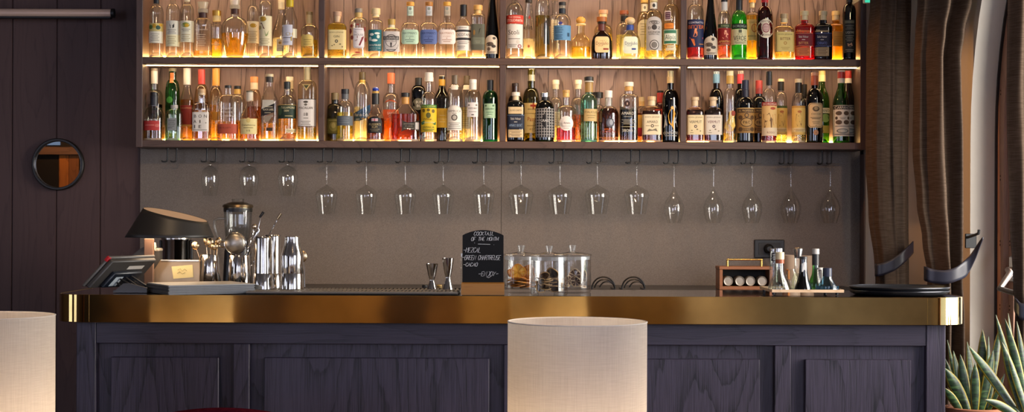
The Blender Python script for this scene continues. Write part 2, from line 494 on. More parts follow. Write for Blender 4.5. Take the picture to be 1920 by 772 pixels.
# ---------------------------------------------------------------- bottle kit
ZU=P(960,109,DSH).z; ZL=P(960,265,DSH).z        # shelf tops
BAY=((267,597),(608,937),(948,1276),(1287,1613))
BAYN=('first','second','third','fourth')
CAPM={'wood':lambda: wood('#d9b27c','#b98a54','z',8,30,.6,.3,.4,.4,.02),'gold':lambda: metal('#d8b25e',.28),'silver':lambda: metal('#c9c7c2',.25),
 'black':lambda: plain('#131316',.35),'white':lambda: plain('#efe9dc',.45),'clear':lambda: glass('#f4f2ea',.35,.7)}
def capm(c): return CAPM[c]() if c in CAPM else plain(c,.4)
_TX={}
def text_mesh(s):
    if s not in _TX:
        cu=bpy.data.curves.new('t','FONT'); cu.body=s; cu.resolution_u=2; cu.align_x='CENTER'
        o=bpy.data.objects.new('t',cu); me=o.to_mesh()
        vs=[v.co.copy() for v in me.vertices]; fs=[tuple(p.vertices) for p in me.polygons]
        o.to_mesh_clear(); bpy.data.objects.remove(o); bpy.data.curves.remove(cu)
        _TX[s]=(vs,fs,min(v.x for v in vs),max(v.x for v in vs))
    return _TX[s]
class Flat(MB):
    """printed matter: flat shapes laid on a surface given by place(u, v, lift)"""
    def __init__(s): super().__init__(); s.cols=[]; s.k=0
    def ci(s,c):
        if c not in s.cols: s.cols.append(c)
        return s.cols.index(c)
    def draw(s, items, place):
        for it in items:
            k=it[0]; s.k+=1; lift=.0004+.00022*s.k
            if k=='r':
                x0,x1,y0,y1,c=it[1:]; nu=max(1,min(14,int(abs(x1-x0)/2.2))); nv=max(1,min(8,int(abs(y1-y0)/7)))
                s.grid(lambda a,b: place(x0+(x1-x0)*a,y1+(y0-y1)*b,lift),nu,nv,s.ci(c))
            elif k=='rr' or k=='a':     # rounded or arched rectangle
                x0,x1,y0,y1,c=it[1:6]; cx=(x0+x1)/2; hx=(x1-x0)/2
                def edge(a,b,x0=x0,x1=x1,y0=y0,y1=y1,hx=hx,cx=cx,k=k):
                    u=2*a-1
                    if k=='a': top=y0+hx*.8*(1-math.sqrt(max(0,1-u*u))); bot=y1
                    else:
                        q=min(hx,(y1-y0)/2)*.35; e=max(0,abs(u)*hx-(hx-q)); dy=q-math.sqrt(max(0,q*q-e*e)); top=y0+dy; bot=y1-dy
                    return place(cx+u*hx,bot+(top-bot)*b,lift)
                s.grid(edge,16,5,s.ci(c))
            elif k=='e':
                x,y,rx,ry,c=it[1:]; n=20
                b=[place(x,y,lift)]
                for q in (.5,1):
                    b+=[place(x+rx*q*math.cos(2*PI*i/n),y+ry*q*math.sin(2*PI*i/n),lift) for i in range(n)]
                f=[(0,1+(i+1)%n,1+i) for i in range(n)]+[(1+i,1+(i+1)%n,1+n+(i+1)%n,1+n+i) for i in range(n)]
                s.add(b,f,s.ci(c))
            elif k=='p':
                pts,c=it[1:]
                s.add([place(x,y,lift) for x,y in pts],[tuple(range(len(pts)))],s.ci(c))
            elif k=='l':
                x0,x1,y,n,dy,c=it[1:]
                for i in range(n):
                    ins=(x1-x0)*(.12 if i%2 else .0)
                    s.grid(lambda a,b: place(x0+ins+(x1-x0-2*ins)*a,y+i*dy+.7-1.0*b,lift),6,1,s.ci(c))
            elif k=='t':
                x,y,h,c,st=it[1:6]; vs,fs,a0,a1=text_mesh(st)
                sy=h/.70; sx=(it[6]/(a1-a0)) if len(it)>6 else sy*.95
                s.add([place(x+v.x*sx,y+h/2-v.y*sy,lift) for v in vs],fs,s.ci(c))
    def make(s,name,par): return obj(name,s,[paper(c) for c in s.cols],par,smooth=0)
NB=[0]; FOOT=[]
def B(cx,top,hw,sh,nk,nw,g,liq,caps,labs,desc,row=0,n=2,dr=1.0,sp='r',up=True,prof=None,y=0.0,bw=None,base=True,dark=None,lbody=.3,ghost=0.0):
    hw-=.35
    zb=ZU if up else ZL
    d0=7.25 if row==0 else 7.345
    r=hw*d0/F; rd=r*dr
    d=(7.206+rd if row==0 else 7.386-rd)+y
    r=hw*d/F
    x=X(cx,d,109 if up else 200)
    k=d/F
    zz=lambda py: Z(py,d,cx)
    bay=next(i for i,(a,b) in enumerate(BAY) if a-3<=cx<=b+3)
    lab='%s on %s shelf, %s bay'%(desc,'upper' if up else 'lower',BAYN[bay])
    root=thing('liquor_bottle',(x,d,zb),lab,'bottle','bottles on the %s shelf'%('upper' if up else 'lower'))
    NB[0]+=1; FOOT.append((x,d,r,r*dr,cx,n,up))
    # profile, metres
    if prof is None:
        b0=bw or hw
        pr=[((b0-1.0)*k,zb),(b0*k,zb+1.2*k),(b0*k,zb+4.0*k)]
        m=6
        if bw: pr+=[((b0+(hw-b0)*(1-(1-i/5)**2))*k,zb+4*k+(zz(sh)-zb-4*k)*i/5) for i in range(1,5)]
        for i in range(m+1):
            t=i/m
            if sp=='r': a=t*PI/2; q=nw+(hw-nw)*math.cos(a); yy=sh-(sh-nk)*math.sin(a)
            elif sp=='c': q=hw+(nw-hw)*t; yy=sh+(nk-sh)*t
            else: q=nw+(hw-nw)*(1+math.cos(PI*t))/2; yy=sh+(nk-sh)*t
            pr.append((q*k,zz(yy)))
        pr.append((nw*k,zz(top+1)))
    else: pr=[(q*k,max(zz(yy),zb+i*1e-4)) for i,(q,yy) in enumerate(prof)]; pr[0]=(pr[0][0],zb)
    def rad(z):
        if z<=pr[0][1]: return pr[0][0]
        for (r0,z0),(r1,z1) in zip(pr,pr[1:]):
            if z0<=z<=z1: return r0+(r1-r0)*((z-z0)/max(1e-9,z1-z0))
        return pr[-1][0]
    gm=glass(g) if not isinstance(g,tuple) else glass(*g)
    mb=MB(); c=(x,d,0)
    # square bodies turn round towards the neck by their own narrowness
    mb.lathe(pr,c,n=n,dr=dr,seg=28,mis=[1 if (base and z<zb+3.9*k) else 0 for r_,z in pr[:-1]])
    if n==2 and prof is None and hw<17.2:
        b0=bw or hw
        mb.lathe([(b0*.9*k,zb+.8*k),(b0*.82*k,zb+4*k),(b0*.62*k,zb+7.5*k),(b0*.35*k,zb+9.6*k),(b0*.05*k,zb+10.2*k)],c,dr=dr,seg=24,mi=1,caps=(False,True))
    heel=glass('#fff4de' if g in('#f4f6f2',) else (g if isinstance(g,str) else g[0]),.5,.8)
    obj('glass',mb,[gm,heel],root,50)
    if liq:
        lc,lv=liq
        zt=zz(lv) ; lp=[]
        for q,z in pr:
            if zb+3.2*k<z<zt: lp.append((max(q-.9*k,.4*k),z))
        lp=[(max(rad(zb+3.3*k)-1.2*k,.001),zb+3.3*k)]+lp+[(max(rad(zt)-.9*k,.4*k),zt)]
        obj('liquid',MB().lathe(lp,c,n=n,dr=dr,seg=28),liquid(lc,lbody),root,50)
    for i,cp in enumerate(caps):
        h,y0,y1,cc=cp[:4]; h2=cp[4] if len(cp)>4 else h
        z0,z1=zz(y1),zz(y0); e=min(.5*k,(z1-z0)*.2)
        lift=.0006
        if cc=='ball':
            pf=[(max(.0005,h*k*math.sin(PI*j/10)),z0+(z1-z0)*(1-math.cos(PI*j/10))/2) for j in range(11)]
            obj('stopper',MB().lathe(pf,c,seg=20),capm(cp[5]),root,60); continue
        pf=[(h2*k+lift,z0),(h*k+lift,z1-e),(h*k-e+lift,z1)]
        tight=abs(h2-nw)<1.2 and i>0
        obj('cap' if i==0 else 'collar',MB().lathe(pf,c,seg=20),capm(cc),root,35)
    df=d-r*dr
    for it in labs:
        fl=Flat()
        def place(u,v,lift):
            z=max(zz(v),zb+.001); u=u*k; q=rad(z)+lift; a=min(abs(u),q*.985)
            yy=dr*(max(q**n-a**n,0))**(1/n)
            return (x+math.copysign(a,u),d-yy,z)
        fl.draw(it,place); fl.make('label',root)
    return root
# ---------------------------------------------------------------- wall shelf
SW=wood('#5a4338','#33241d','x',7,5,.45,.4,.6,.5)
SWV=wood('#54403a','#33251f','z',7,5,.45,.4,.6,.5)
def build_shelf():
    xl,xr=X(255,DSH,140),X(1624,DSH,140)
    zb0=P(960,278,DSH).z; ztop=Z(-34,DSH)
    sh=thing('wall_shelf',((xl+xr)/2,7.3,zb0),'long dark oak bottle shelf with four lit bays on the back wall','shelf')
    yb=7.412
    def board(name,z0,z1,m=SW): return obj(name,MB().box((xl,DSH,z0),(xr,yb+.02,z1),0,.0015),m,sh,30)
    board('shelf_board',zb0,ZL); board('shelf_board',Z(121.5,DSH),ZU); board('shelf_board',ztop,ztop+.034)
    for a,b in ((255,267),(1613,1624)):
        obj('side_panel',MB().box((X(a,DSH,140),DSH-.001,zb0-.001),(X(b,DSH,140),yb+.021,ztop+.035),0,.0015),SWV,sh,30)
    for a,b in ((597,608),(937,948),(1276,1287)):
        for z0,z1 in ((ZL,Z(121.5,DSH)),(ZU,ztop)):
            obj('divider',MB().box((X(a,DSH,140),DSH+.0005,z0),(X(b,DSH,140),yb,z1),0,.0015),SWV,sh,30)
    # back panel, one surface with fine board joints
    mb=MB(); pr=[(xl,0)]
    for q in range(280,1620,96):
        x=X(q-21,7.41)
        if x>xl+.01: pr+=[(x-.0022,0),(x-.0008,.004),(x+.0008,.004),(x+.0022,0)]
    pr.append((xr,0)); n=len(pr)
    mb.add([(x,yb+y,z) for z in (zb0,ztop) for x,y in pr],[(i,i+1,n+i+1,n+i) for i in range(n-1)])
    obj('back_panel',mb,wood('#a68c80','#4c3a34','z',6,3.6,.55,.3,.95,.6,.1),sh,25)
    warm=emit('#ffd59a',LEDU); warm2=emit('#ffc678',LEDB)
    for (a,b) in BAY:
        x0,x1=X(a,7.28)+.006,X(b,7.28)-.006
        for z in (Z(121.5,DSH),ztop):
            o=obj('led_strip',MB().box((x0,7.278,z-.0022),(x1,7.290,z-.0003)),warm,sh,0)
        for z,h in ((ZL,.016),(ZU,.024)):
            obj('led_strip',MB().box((x0+.01,7.396,z+.001),(x1-.01,7.409,z+h)),warm2,sh,0)
    # black hooks under the shelf
    bm=plain('#0c0c0d',.4)
    pairs=[(314,331),(388,405),(460,477),(534,551),(606,624),(679,696),(752,769),(824,841),(896,913),(965,982),(1039,1056),(1110,1127),(1183,1200),(1254,1272),(1326,1343),(1399,1416),(1470,1487),(1542,1559)]
    d=7.33; first=None
    zf=Z(305.5,d)
    for p in pairs:
        for q in p:
            x=X(q,d,290)
            if first is None:
                m=MB(); r=.0036
                m.tube([(x,d,zb0),(x,d,zf+.012),(x-.003,d-.001,zf+.003),(x-.012,d-.004,zf),(x-.022,d-.008,zf+.001),(x-.026,d-.0095,zf+.007)],r,8)
                m.lathe([(.009,0),(.009,.004)],(x,d,zb0-.004),seg=12)
                first=obj('hook',m,bm,sh,50); fx=x
            else:
                c=first.copy(); COL.objects.link(c); c.parent=sh; c.location=(x-fx,0,0)
    return sh
SHELF=build_shelf()
# ---------------------------------------------------------------- hanging glasses
GL=('#fbfbf8',0.0,.95,.015,.09,.95)
def glasses():
    gm=glass(*GL); d=7.322
    def make(cx,px,label,group):
        # px: list of (hw, y) for foot, stem, bowl: outside, top to bottom
        k=d/F; root=None
        x=X(cx,d,305)
        zt=Z(px['foot'][0][1],d,cx)
        root=thing('hanging_wine_glass',(x,d,zt),label,'wine glass',group)
        for nm in ('foot','stem','bowl'):
            pf=[(h*k,Z(y,d,cx)) for h,y in px[nm]]
            obj(nm,MB().lathe(pf[::-1],(x,d,0),seg=32,caps=(nm!='bowl',True)),gm,root,60)
        return root,x,zt
    def goblet(w,wf): return dict(foot=[(wf*.3,302.6),(wf-.5,303.3),(wf,304.2),(wf*.5,305.4),(2.4,307.5)],
        stem=[(2.4,307.5),(1.3,312),(1.1,330),(1.3,344),(2.6,348.5)],
        bowl=[(2.4,347),(5.5,349.5),(w*.55,353),(w*.9,358.5),(w,364.5),(w*.97,370),(w*.86,384),(w*.72,401)])
    def short(w): return dict(foot=[(5,302.5),(14,303.4),(15,304.6),(8,305.8),(3,307)],stem=[(3,307),(2.4,309),(3.4,311.5)],
        bowl=[(3,310.5),(w*.55,314),(w*.85,320),(w*.98,329),(w,336),(w*.9,350),(w*.68,367)])
    def slim(w): return dict(foot=[(6,306.3),(18.5,307),(19.2,307.8),(9,308.8),(2.2,311)],stem=[(2.2,311),(1.1,318),(1.0,338),(1.4,350)],
        bowl=[(1.2,349),(3,356),(w*.42,365),(w*.8,376),(w,388),(w*.94,400),(w*.64,418)])
    O=('first','second','third','fourth','fifth','sixth','seventh','eighth','last')
    for n,(cx,w) in enumerate(((394,16.5),(467,18.5),(540,18.8))):
        make(cx,short(w),'%s from left of the three short-stemmed tulip glasses hanging under the shelf'%O[n],'short tulip glasses under the shelf')
    for n,cx in enumerate((612.5,687,760,831,907,977,1050,1120,1194)):
        make(cx,goblet(20.5 if n<5 else 23.5,19.3),'%s from left of the nine flat-shouldered stemmed goblets hanging under the shelf'%O[n],'stemmed goblets under the shelf')
    for n,cx in enumerate((1264,1338,1410.5,1483,1557)):
        nm=O[n] if n<4 else 'last'
        make(cx,slim(19),'%s from left of the five slender pointed wine glasses hanging under the shelf'%nm,'slender wine glasses under the shelf')
glasses()
# ---------------------------------------------------------------- the bar
def round_path(x0,x1,y0,y1,r,n=10):
    pts=[(x0,y1)]
    for i in range(n+1):
        a=PI+PI/2*i/n; pts.append((x0+r+r*math.cos(a),y0+r+r*math.sin(a)))
    for i in range(n+1):
        a=1.5*PI+PI/2*i/n; pts.append((x1-r+r*math.cos(a),y0+r+r*math.sin(a)))
    pts.append((x1,y1)); return pts
BX0,BX1=X(112.5,5.81,575),X(1803,5.81,575)
DB=6.25
def build_bar():
    OW=wood('#413949','#131118','z',7,4.2,.42,.45,.95,1.3,.25)
    OWX=wood('#393140','#1c1922','x',7,4,.42,.45,.6,.9,.15)
    top=thing('countertop',((BX0+BX1)/2,5.97,ZCT-.105),'dark polished bar top with rounded corners and wide brass edge','counter top')
    p0=round_path(BX0,BX1,DF,DB,.125); p1=round_path(BX0+.004,BX1-.004,DF+.004,DB,.121)
    mb=MB(); mb.prism([(x,y,ZCT-.1) for x,y in p1],(0,0,.0985))
    t=NT('bar_top_stone'); p=t.prin(Roughness=.07); p.inputs['Specular IOR Level'].default_value=.9
    nn=t.noise(t.coords(),25,4); t.l(t.mixc(nn,lin('#16110d'),lin('#2a2018')),p.inputs['Base Color']); p.inputs['Coat Weight'].default_value=.6; p.inputs['Coat Roughness'].default_value=.04; t.surf(p.outputs[0])
    obj('slab',mb,t.m,top,30,fix=True)
    br=metal('#e2bf7c',.065,.05)
    zs=[(ZCT-.1025,.0015),(ZCT-.101,0),(ZCT-.0012,0),(ZCT,.0012)]
    mb=MB(); n=len(p0)
    def off(o):
        return round_path(BX0+o,BX1-o,DF+o,DB,.125-o)
    rings=[[(x,y,z) for x,y in off(o)] for z,o in zs]
    rings.append([(x,y,ZCT) for x,y in off(.0038)]); rings.append([(x,y,ZCT-.1025) for x,y in off(.0038)])
    vs=[v for r in rings for v in r]; fs=[]
    m=len(rings)
    for a in range(m):
        b=(a+1)%m
        for i in range(n-1): fs.append((a*n+i,a*n+i+1,b*n+i+1,b*n+i))
    for e in (0,n-1): fs.append(tuple(a*n+e for a in range(m)))
    mb.add(vs,fs); obj('brass_edge',mb,br,top,30,fix=True)
    # seams in the brass
    sm=metal('#8a6a34',.3)
    for q in (167,1739):
        x=X(q,DF,580)
        obj('seam',MB().box((x-.0008,DF-.0006,ZCT-.1),(x+.0008,DF+.001,ZCT-.002)),sm,top,0)
    # cabinet below
    D0=5.745; z1=ZCT-.1035
    x0,x1=X(143,D0,680),X(1772.5,D0,680)
    bar=thing('bar_counter',((x0+x1)/2,5.98,0),'dark violet-stained oak bar front with raised panels','bar')
    px=lambda q: X(q,D0,680)
    obj('body',MB().box((x0+.01,D0+.045,.0),(x1-.01,DB-.02,z1)),plain('#1a171c',.6),bar,0)
    for a,b in ((143,179),(1737,1772.5)):
        obj('corner_post',MB().box((px(a),D0,0),(px(b),D0+.09,z1),0,.002),OW,bar,30)
    zr=Z(646,D0)
    obj('top_rail',MB().box((px(179)+.0005,D0+.003,zr),(px(1737)-.0005,D0+.044,z1),0,.002),OWX,bar,30)
    obj('plinth',MB().box((px(179)+.0005,D0+.003,0),(px(1737)-.0005,D0+.044,.12),0,.002),OWX,bar,30)
    st=((437,467),(945,975),(1453,1483))
    for a,b in st:
        obj('stile',MB().box((px(a),D0+.004,.1205),(px(b),D0+.044,zr-.0005),0,.002),OW,bar,30)
    for a,b in ((179,437),(467,945),(975,1453),(1483,1737)):
        xa,xb=px(a)+.0005,px(b)-.0005
        obj('panel',MB().box((xa,D0+.032,.1205),(xb,D0+.044,zr-.0005)),OW,bar,0)
        m=27.5*D0/F
        xa2,xb2=xa+m,xb-m
        zt=Z(672,D0)
        obj('raised_panel',MB().box((xa2,D0+.007,.17),(xb2,D0+.0318,zt),0,.0025),OW,bar,30)
build_bar()
def build_backbar():
    wt=thing('back_worktop',(0,7.16,0),'dark worktop along the back wall, hidden behind the bar','worktop')
    x0,x1=X(270,7.2),X(1600,7.2)
    obj('worktop',MB().box((x0,6.9,ZW-.035),(x1,YB-.04,ZW),0,.003),plain('#1d1916',.3),wt,30)
    obj('cabinet',MB().box((x0+.02,6.94,0),(x1-.02,YB-.045,ZW-.0355)),plain('#2c2420',.5),wt,0)
build_backbar()
# ---------------------------------------------------------------- left wall: picture light and round mirror
def left_wall():
    yw=YB-.02; d=7.3
    pl=thing('picture_light',(X(60,d,25),d,Z(25,d)),'long brass picture light bar on dark plank wall','wall lamp')
    pa,pb=X(-150,d,25),X(209,d,25); z=Z(24.5,d,100); r=8*d/F
    obj('tube',MB().cyl((pa,d,z),(pb,d,z),r,seg=24),plain('#c9ab9c',.38,.25,.02),pl)
    obj('end_cap',MB().cyl((pb,d,z),(pb+.014,d,z),r*1.12,seg=24),BLACK,pl)
    for q in (-90,150): obj('bracket',MB().tube([(X(q,d,25),d,z),(X(q,d,25),yw,z-.002)],.008,8),BLACK,pl)
    obj('tube_shadow',MB().box((pa+.01,d-.012,z-r-.006),(pb-.002,d+.02,z-r*.75),0,.002),plain('#141012',.5),pl,30)  # dark strip standing in for the shadow under the tube
    c=P(108,308,7.41); R_=46.5*7.41/F
    mi=thing('round_mirror',(c.x,yw,c.z),'small round black-framed mirror on the dark plank wall','mirror')
    fr=MB(); ring=[]
    tor=[]
    pr=[(R_+.006,0),(R_+.006,.022),(R_+.002,.027),(R_-.006,.027),(R_-.009,.02),(R_-.009,.008)]
    fr.lathe([(a,b) for a,b in pr],(0,0,0),seg=56,caps=(False,False)); fr.xf(Matrix.Translation((c.x,yw,c.z))@Matrix.Rotation(PI/2,4,'X'))
    obj('frame',fr,plain('#17130f',.4),mi,30)
    g=MB(); g.lathe([(R_-.009,.0),(R_-.009,.01)],(0,0,0),seg=56); g.xf(Matrix.Translation((c.x,yw,c.z))@Matrix.Rotation(PI/2,4,'X'))
    obj('mirror_glass',g,metal('#e6e6e6',.01),mi,30)
left_wall()
# ---------------------------------------------------------------- exit sign, socket
def wall_bits():
    d=7.05
    a=P(1623,-9,d); b=P(1639,4,d)
    es=thing('exit_sign',(a.x,d,b.z),'small lit green emergency exit sign at the top of the shelf end','sign')
    obj('lit_panel',MB().box((a.x,d,b.z),(b.x,d+.012,a.z)),emit('#3fc9a0',1.2),es,0)
    obj('housing',MB().box((a.x-.002,d+.013,b.z-.001),(b.x+.002,d+.05,a.z+.03),0,.003),plain('#c9cfca',.5),es,30)
    obj('bracket',MB().box((a.x+.01,d+.051,a.z-.0),(b.x-.01,YB-.051,a.z+.028)),plain('#8d918d',.5),es,0)
    d=YB-.036
    a=P(1414,449,d); b=P(1470,483.5,d)
    so=thing('wall_socket',((a.x+b.x)/2,d,b.z),'black double wall socket plate on the grey back panel','socket')
    obj('plate',MB().box((a.x,d-.009,b.z),(b.x,d,a.z),0,.003),plain('#15130f',.4),so,30)
    obj('insert',MB().box((a.x+.02,d-.011,b.z+.016),(b.x-.02,d-.0092,a.z-.016),0,.002),plain('#1b1815',.5),so,30)
    c=P(1440,466,d)
    pg=thing('plug',(c.x,d-.012,c.z),'black round plug with cable in the wall socket','plug')
    m=MB(); m.lathe([(.022,0),(.024,.008),(.019,.03),(.012,.036)],(c.x,d-.0115,c.z),seg=20,axis=(0,-1,0)); obj('plug_body',m,BLACK,pg)
    pts=[(c.x,d-.045,c.z-.002),(c.x+.006,d-.055,c.z-.02),(c.x+.018,d-.05,c.z-.05),(c.x+.03,d-.05,c.z-.1),(c.x+.034,d-.06,ZW+.02),(c.x+.06,d-.08,ZW+.005)]
    obj('cable',MB().tube(pts,.005,8),BLACK,pg)
wall_bits()
CL='#f4f6f2'
W='#efe6cf'

# ======================= upper shelf, first bay
B(293,-24,13.7,25,10,5,CL,None,[(5.2,-24,7,'black')],[[('r',-13.5,13.5,45,60,'#d8c47a'),('e',-8,52,4,4,'#5d7a3a'),('e',-1,50,3.5,4,'#c99a2c'),('e',6,53,4,4,'#3d5a4a'),('e',10,48,2.5,3,'#d8a32a'),('r',-13.5,13.5,60,82,W),('l',-8,8,65,5,3,'#a89f88')]],'tall clear bottle with floral band over a cream label')
B(324,-26,13,22,8,5,CL,None,[(5.2,-26,-6,'#b9b2a2')],[[('r',-12.8,12.8,40,66,'#e6dfcc'),('r',-12.8,12.8,66,88,'#f2e7bd'),('p',[(-4,45),(-2,49),(3,48),(5,45),(5,52),(3,54),(-2,54),(-3,50)],'#2e2b26'),('l',-8,8,57,3,3,'#8d8778'),('l',-8,8,70,4,4,'#b9a36a')]],'tall clear bottle with small dark deer on cream label')
B(350.5,-26,13,22,8,5,CL,None,[(5,-26,3,'#e6ddc6')],[[('r',-12.8,12.8,40,80,'#efe6c8'),('e',0,48,7.5,4.5,'#8d9a45'),('e',2,49,4,3.5,'#d6a92e'),('l',-8,8,56,2,3,'#8d8778'),('l',-8,8,66,4,3.4,'#b9a36a')]],'tall clear bottle with yellow fruit emblem on cream label')
B(380,4,16.6,47,34,7.4,CL,('#c8741f',96),[(10,4,17,'clear',7),(9,17,24,'clear'),(7.7,24,34,'#4a2416')],[[('t',0,57,2.4,'#d9d2c4','VANDERMINT',24),('l',-8,8,66,6,4,'#cfc6b4')]],'square glass decanter with flared glass stopper and brown collar',n=4,dr=.82)
B(406,20,11,50,46,6.8,CL,('#c98526',73),[(8,20,30,'gold'),(7.2,30,40,'#ead9a8')],[[('t',0,84,3.4,'#f2dfb0','ORO',14)]],'slim square bottle with round gold cap, half full of amber',row=1,n=4,dr=.9)
B(440,-16,26,60,33,7,CL,('#bf7a1e',63),[(11,-16,10,'clear',8),(9.2,10,17,'clear'),(7.4,17,27,'#4a2416')],[],'wide rounded decanter of amber spirit with big glass stopper',dr=.8,prof=[(15,107),(16.5,104),(20,93),(24,78),(25.6,64),(25.8,54),(24,45),(19,37),(12,33),(7.5,31),(7,28),(7,12)])
B(474,-20,11.5,27,10,5.4,CL,None,[(5.6,-20,-2,'#e8e0cc')],[[('r',-11.3,11.3,41,82,'#f4ead0'),('e',2,49,6,4,'#c79f35'),('l',-7,9,60,6,3.2,'#b8a67c')]],'clear bottle with gold oval label behind the wide decanter',row=1)
B(497.5,-24,12.7,16,2,5,CL,None,[(5.2,-24,-8,'#d8cfae')],[[('r',-12.5,12.5,31,87,'#f0e2b8'),('e',-3,37,6.5,4.6,'#c2952c'),('p',[(-8,45),(-5,44),(-1,53),(1,56),(-2,55)],'#6a3a22'),('e',-9,53,3,4,'#b9a96a'),('p',[(0,57),(3,67),(8,58),(5,68),(9,62),(4,69),(2,69)],'#8d9a5c'),('l',-9,9,74,4,3,'#b39f6c')]],'clear bottle with bird and plant drawing on tall cream label')
B(527,-10,17,70,18,5.4,CL,('#f2ead2',72),[(6,-10,5,'#f2e8cf'),(5.8,5,17,'#efe6d0')],[[('r',-6,7,75,98,'#f0e4c4'),('e',0,82,2.5,2.5,'#b98e2c'),('l',-4,5,87,3,3,'#b9a67c')]],'conical clear flask with small square label, in the back',row=1,sp='o')
B(543,-16,14.5,38,13,6.3,CL,None,[(6.7,-16,13,'#d8b81e')],[[('r',-14,7,48,86,'#dcdde8'),('t',1,65,6,'#b9972c','CH',13),('r',-13,-11.4,51,69,'#3b3a42'),('l',-12,5,72,1,3,'#3b3a42'),('l',-12,0,80,1,3,'#8a8a96'),('r',4,6,70,78,'#b9972c')],[('r',7.5,14,55,72,'#efe6c8')]],'clear bottle with yellow foil and pale lilac label',sp='c')
B(580,22,16.2,60,46,5.6,CL,('#b98a2a',75),[(6.2,22,28,'#b5935a'),(5.9,28,45,'#e9c887')],[[('rr',-15.5,9,68,88,'#e8cc74'),('e',-9,74,6,8,'#e8cc74'),('e',-1,70,7,4,'#e8cc74'),('l',-9,6,76,3,4,'#a98a45')]],'small round bottle with torn-edge yellow label and gold neck')
# ======================= upper shelf, second bay
B(632,22,18,52,43,6.4,'#f0e6b8',('#b4912a',46),[(7.6,22,30,'#c9a283'),(6.8,30,42,'#d9b68e',5.6)],[[('r',-17.8,17.8,57,94,'#ead59a'),('t',0,62,2.2,'#6e5c36','EDEN JENNIE',26),('t',0,69.5,4.2,'#4c4230','GIN',11),('e',0,78.5,3,3,'#51493a'),('e',0,78.5,1.4,1.4,'#e2d2a2'),('e',-8,87,1.5,.8,'#6e5c36'),('e',7,84,1.8,1,'#6e5c36'),('e',11,89,1,1.3,'#6e5c36'),('e',-4,85,1.2,1,'#6e5c36')]],'golden flat-shouldered bottle with buff label and wooden stopper',n=4,dr=.7)
B(672,16,17.5,43,33,6.6,CL,None,[(7.2,16,24,'#8f8578'),(6.8,24,33,'#d8b46a')],[[('e',-12,50,2.5,3,'#a33b34'),('e',-14,60,2.5,5,'#7c2c28'),('e',-11,72,3,4,'#8a3a30'),('e',0,48,3,1.6,'#9c4038'),('e',13,56,2,5,'#7c3a30'),('e',14,76,2,4,'#8a3a30'),('e',0,100,5,1.4,'#a33b34')],[('rr',-8.5,12,54,92,'#e6e0e0'),('t',-4,62,2.2,'#6b5f63','The',5),('t',2,67,3.6,'#7d6d70','HOUSE',17),('t',-3,77,3.4,'#8a4a48','of',5),('p',[(-1,69.5),(11,69.5),(11,72.5),(5,87),(2,87),(7.4,73),(-1,73)],'#7e2430'),('l',-5,9,57,1,1,'#9a8f92'),('l',-5,9,90,1,1,'#9a8f92')]],'clear bottle with red specks and white rounded label, grey cap')
B(704,16,14.4,44,37,5.8,CL,None,[(8.5,16,27,'#e6cf9c'),(6.6,27,32,'#ead7ab')],[[('r',-14,12,57,97,'#1f6e78'),('e',-6,66,4,2.5,'#e8efe4'),('e',4,64,5,2,'#dfeae0'),('e',6,70,2.6,3.5,'#cfe0d6'),('e',-1,77,6,2.4,'#e8efe4'),('e',-9,74,2.5,4,'#bcd6d0'),('t',0,86,3.6,'#eef2e6','WOLFSBURT',22),('t',0,91.5,2,'#d5e4dc','HAMBURG DRY GIN',20),('t',-2,95,1.8,'#c9dcd4','DISTILLED',13)]],'clear bottle with teal map label and pale wooden stopper')
B(734,36,16.5,60,52,5.7,CL,None,[(6.7,36,47,'#c2a052'),(6,47,52,'#e8dcc0')],[[('r',-16,16,60,98,'#cfc9c4'),('e',0,82,14,16.5,'#4a4644'),('e',0,82,12.4,15,'#cfc9c4'),('e',0,79,10.5,10.5,'#5b5654'),('e',0,79,9.5,9.5,'#d6d1cc'),('r',-14.5,14.5,69,76,'#3b3836'),('t',0,72.5,4.2,'#ddd8d2','COLINVILLE',26),('t',0,78.4,2.6,'#3b3836','NOUVELLE',18),('p',[(-2,81),(2,81),(.8,90),(-.8,90)],'#4a4644'),('l',-8,8,94,1,2,'#4a4644')]],'short bottle with round black emblem on silver label, gold cap',n=3.4,dr=.75)
def hay(cx,c,tc,cap,nl,desc,dx=0):
    return B(cx,5,17,53,42,6.2,CL,None,[(6.9,4,11,cap)],[[('r',-6,6,12,30,nl),('e',0,17,2.5,3,'#8a938c'),('l',-4,4,23,2,3,'#8f9a90')],[('rr',-16.5,16.5,57,84,c),('t',0,63.5,4.4,tc,"HAYMAN'S",26),('t',0,69.5,1.8,tc,'OF LONDON',14),('e',0,73,.9,.9,tc),('l',-9,9,76,2,3.2,tc)]],desc,n=3.2,dr=.78)
hay(769,'#b9d8bf','#4f6b5c','#d99c3e','#cfe2cf','square-shouldered gin bottle with mint label and orange stopper')
hay(804,'#5a6da3','#242f57','#a8722e','#c5c8cc','square-shouldered gin bottle with blue label and brown stopper')
hay(838,'#ece0d8','#a9795a','#dba544','#b9ac9a','square-shouldered gin bottle with white label and orange stopper')
B(868.5,9,14.2,48,33,5.8,CL,('#f4e9b8',60),[(6.3,9,31,'black')],[[('r',-14,14,50,96,'#e4e0d8'),('r',-14,14,57,61,'#3a3a3c'),('r',-14,14,72,76.5,'#3a3a3c'),('t',0,66.4,5,'#2b2926','OCCITAN',25),('t',0,53.4,2,'#4a4844','BORDIGA',14),('l',-11,11,80,2,3,'#8a867c'),('l',-11,4,88,2,3,'#8a867c')]],'clear bottle with black capsule and grey-banded white label',sp='o',y=.002)
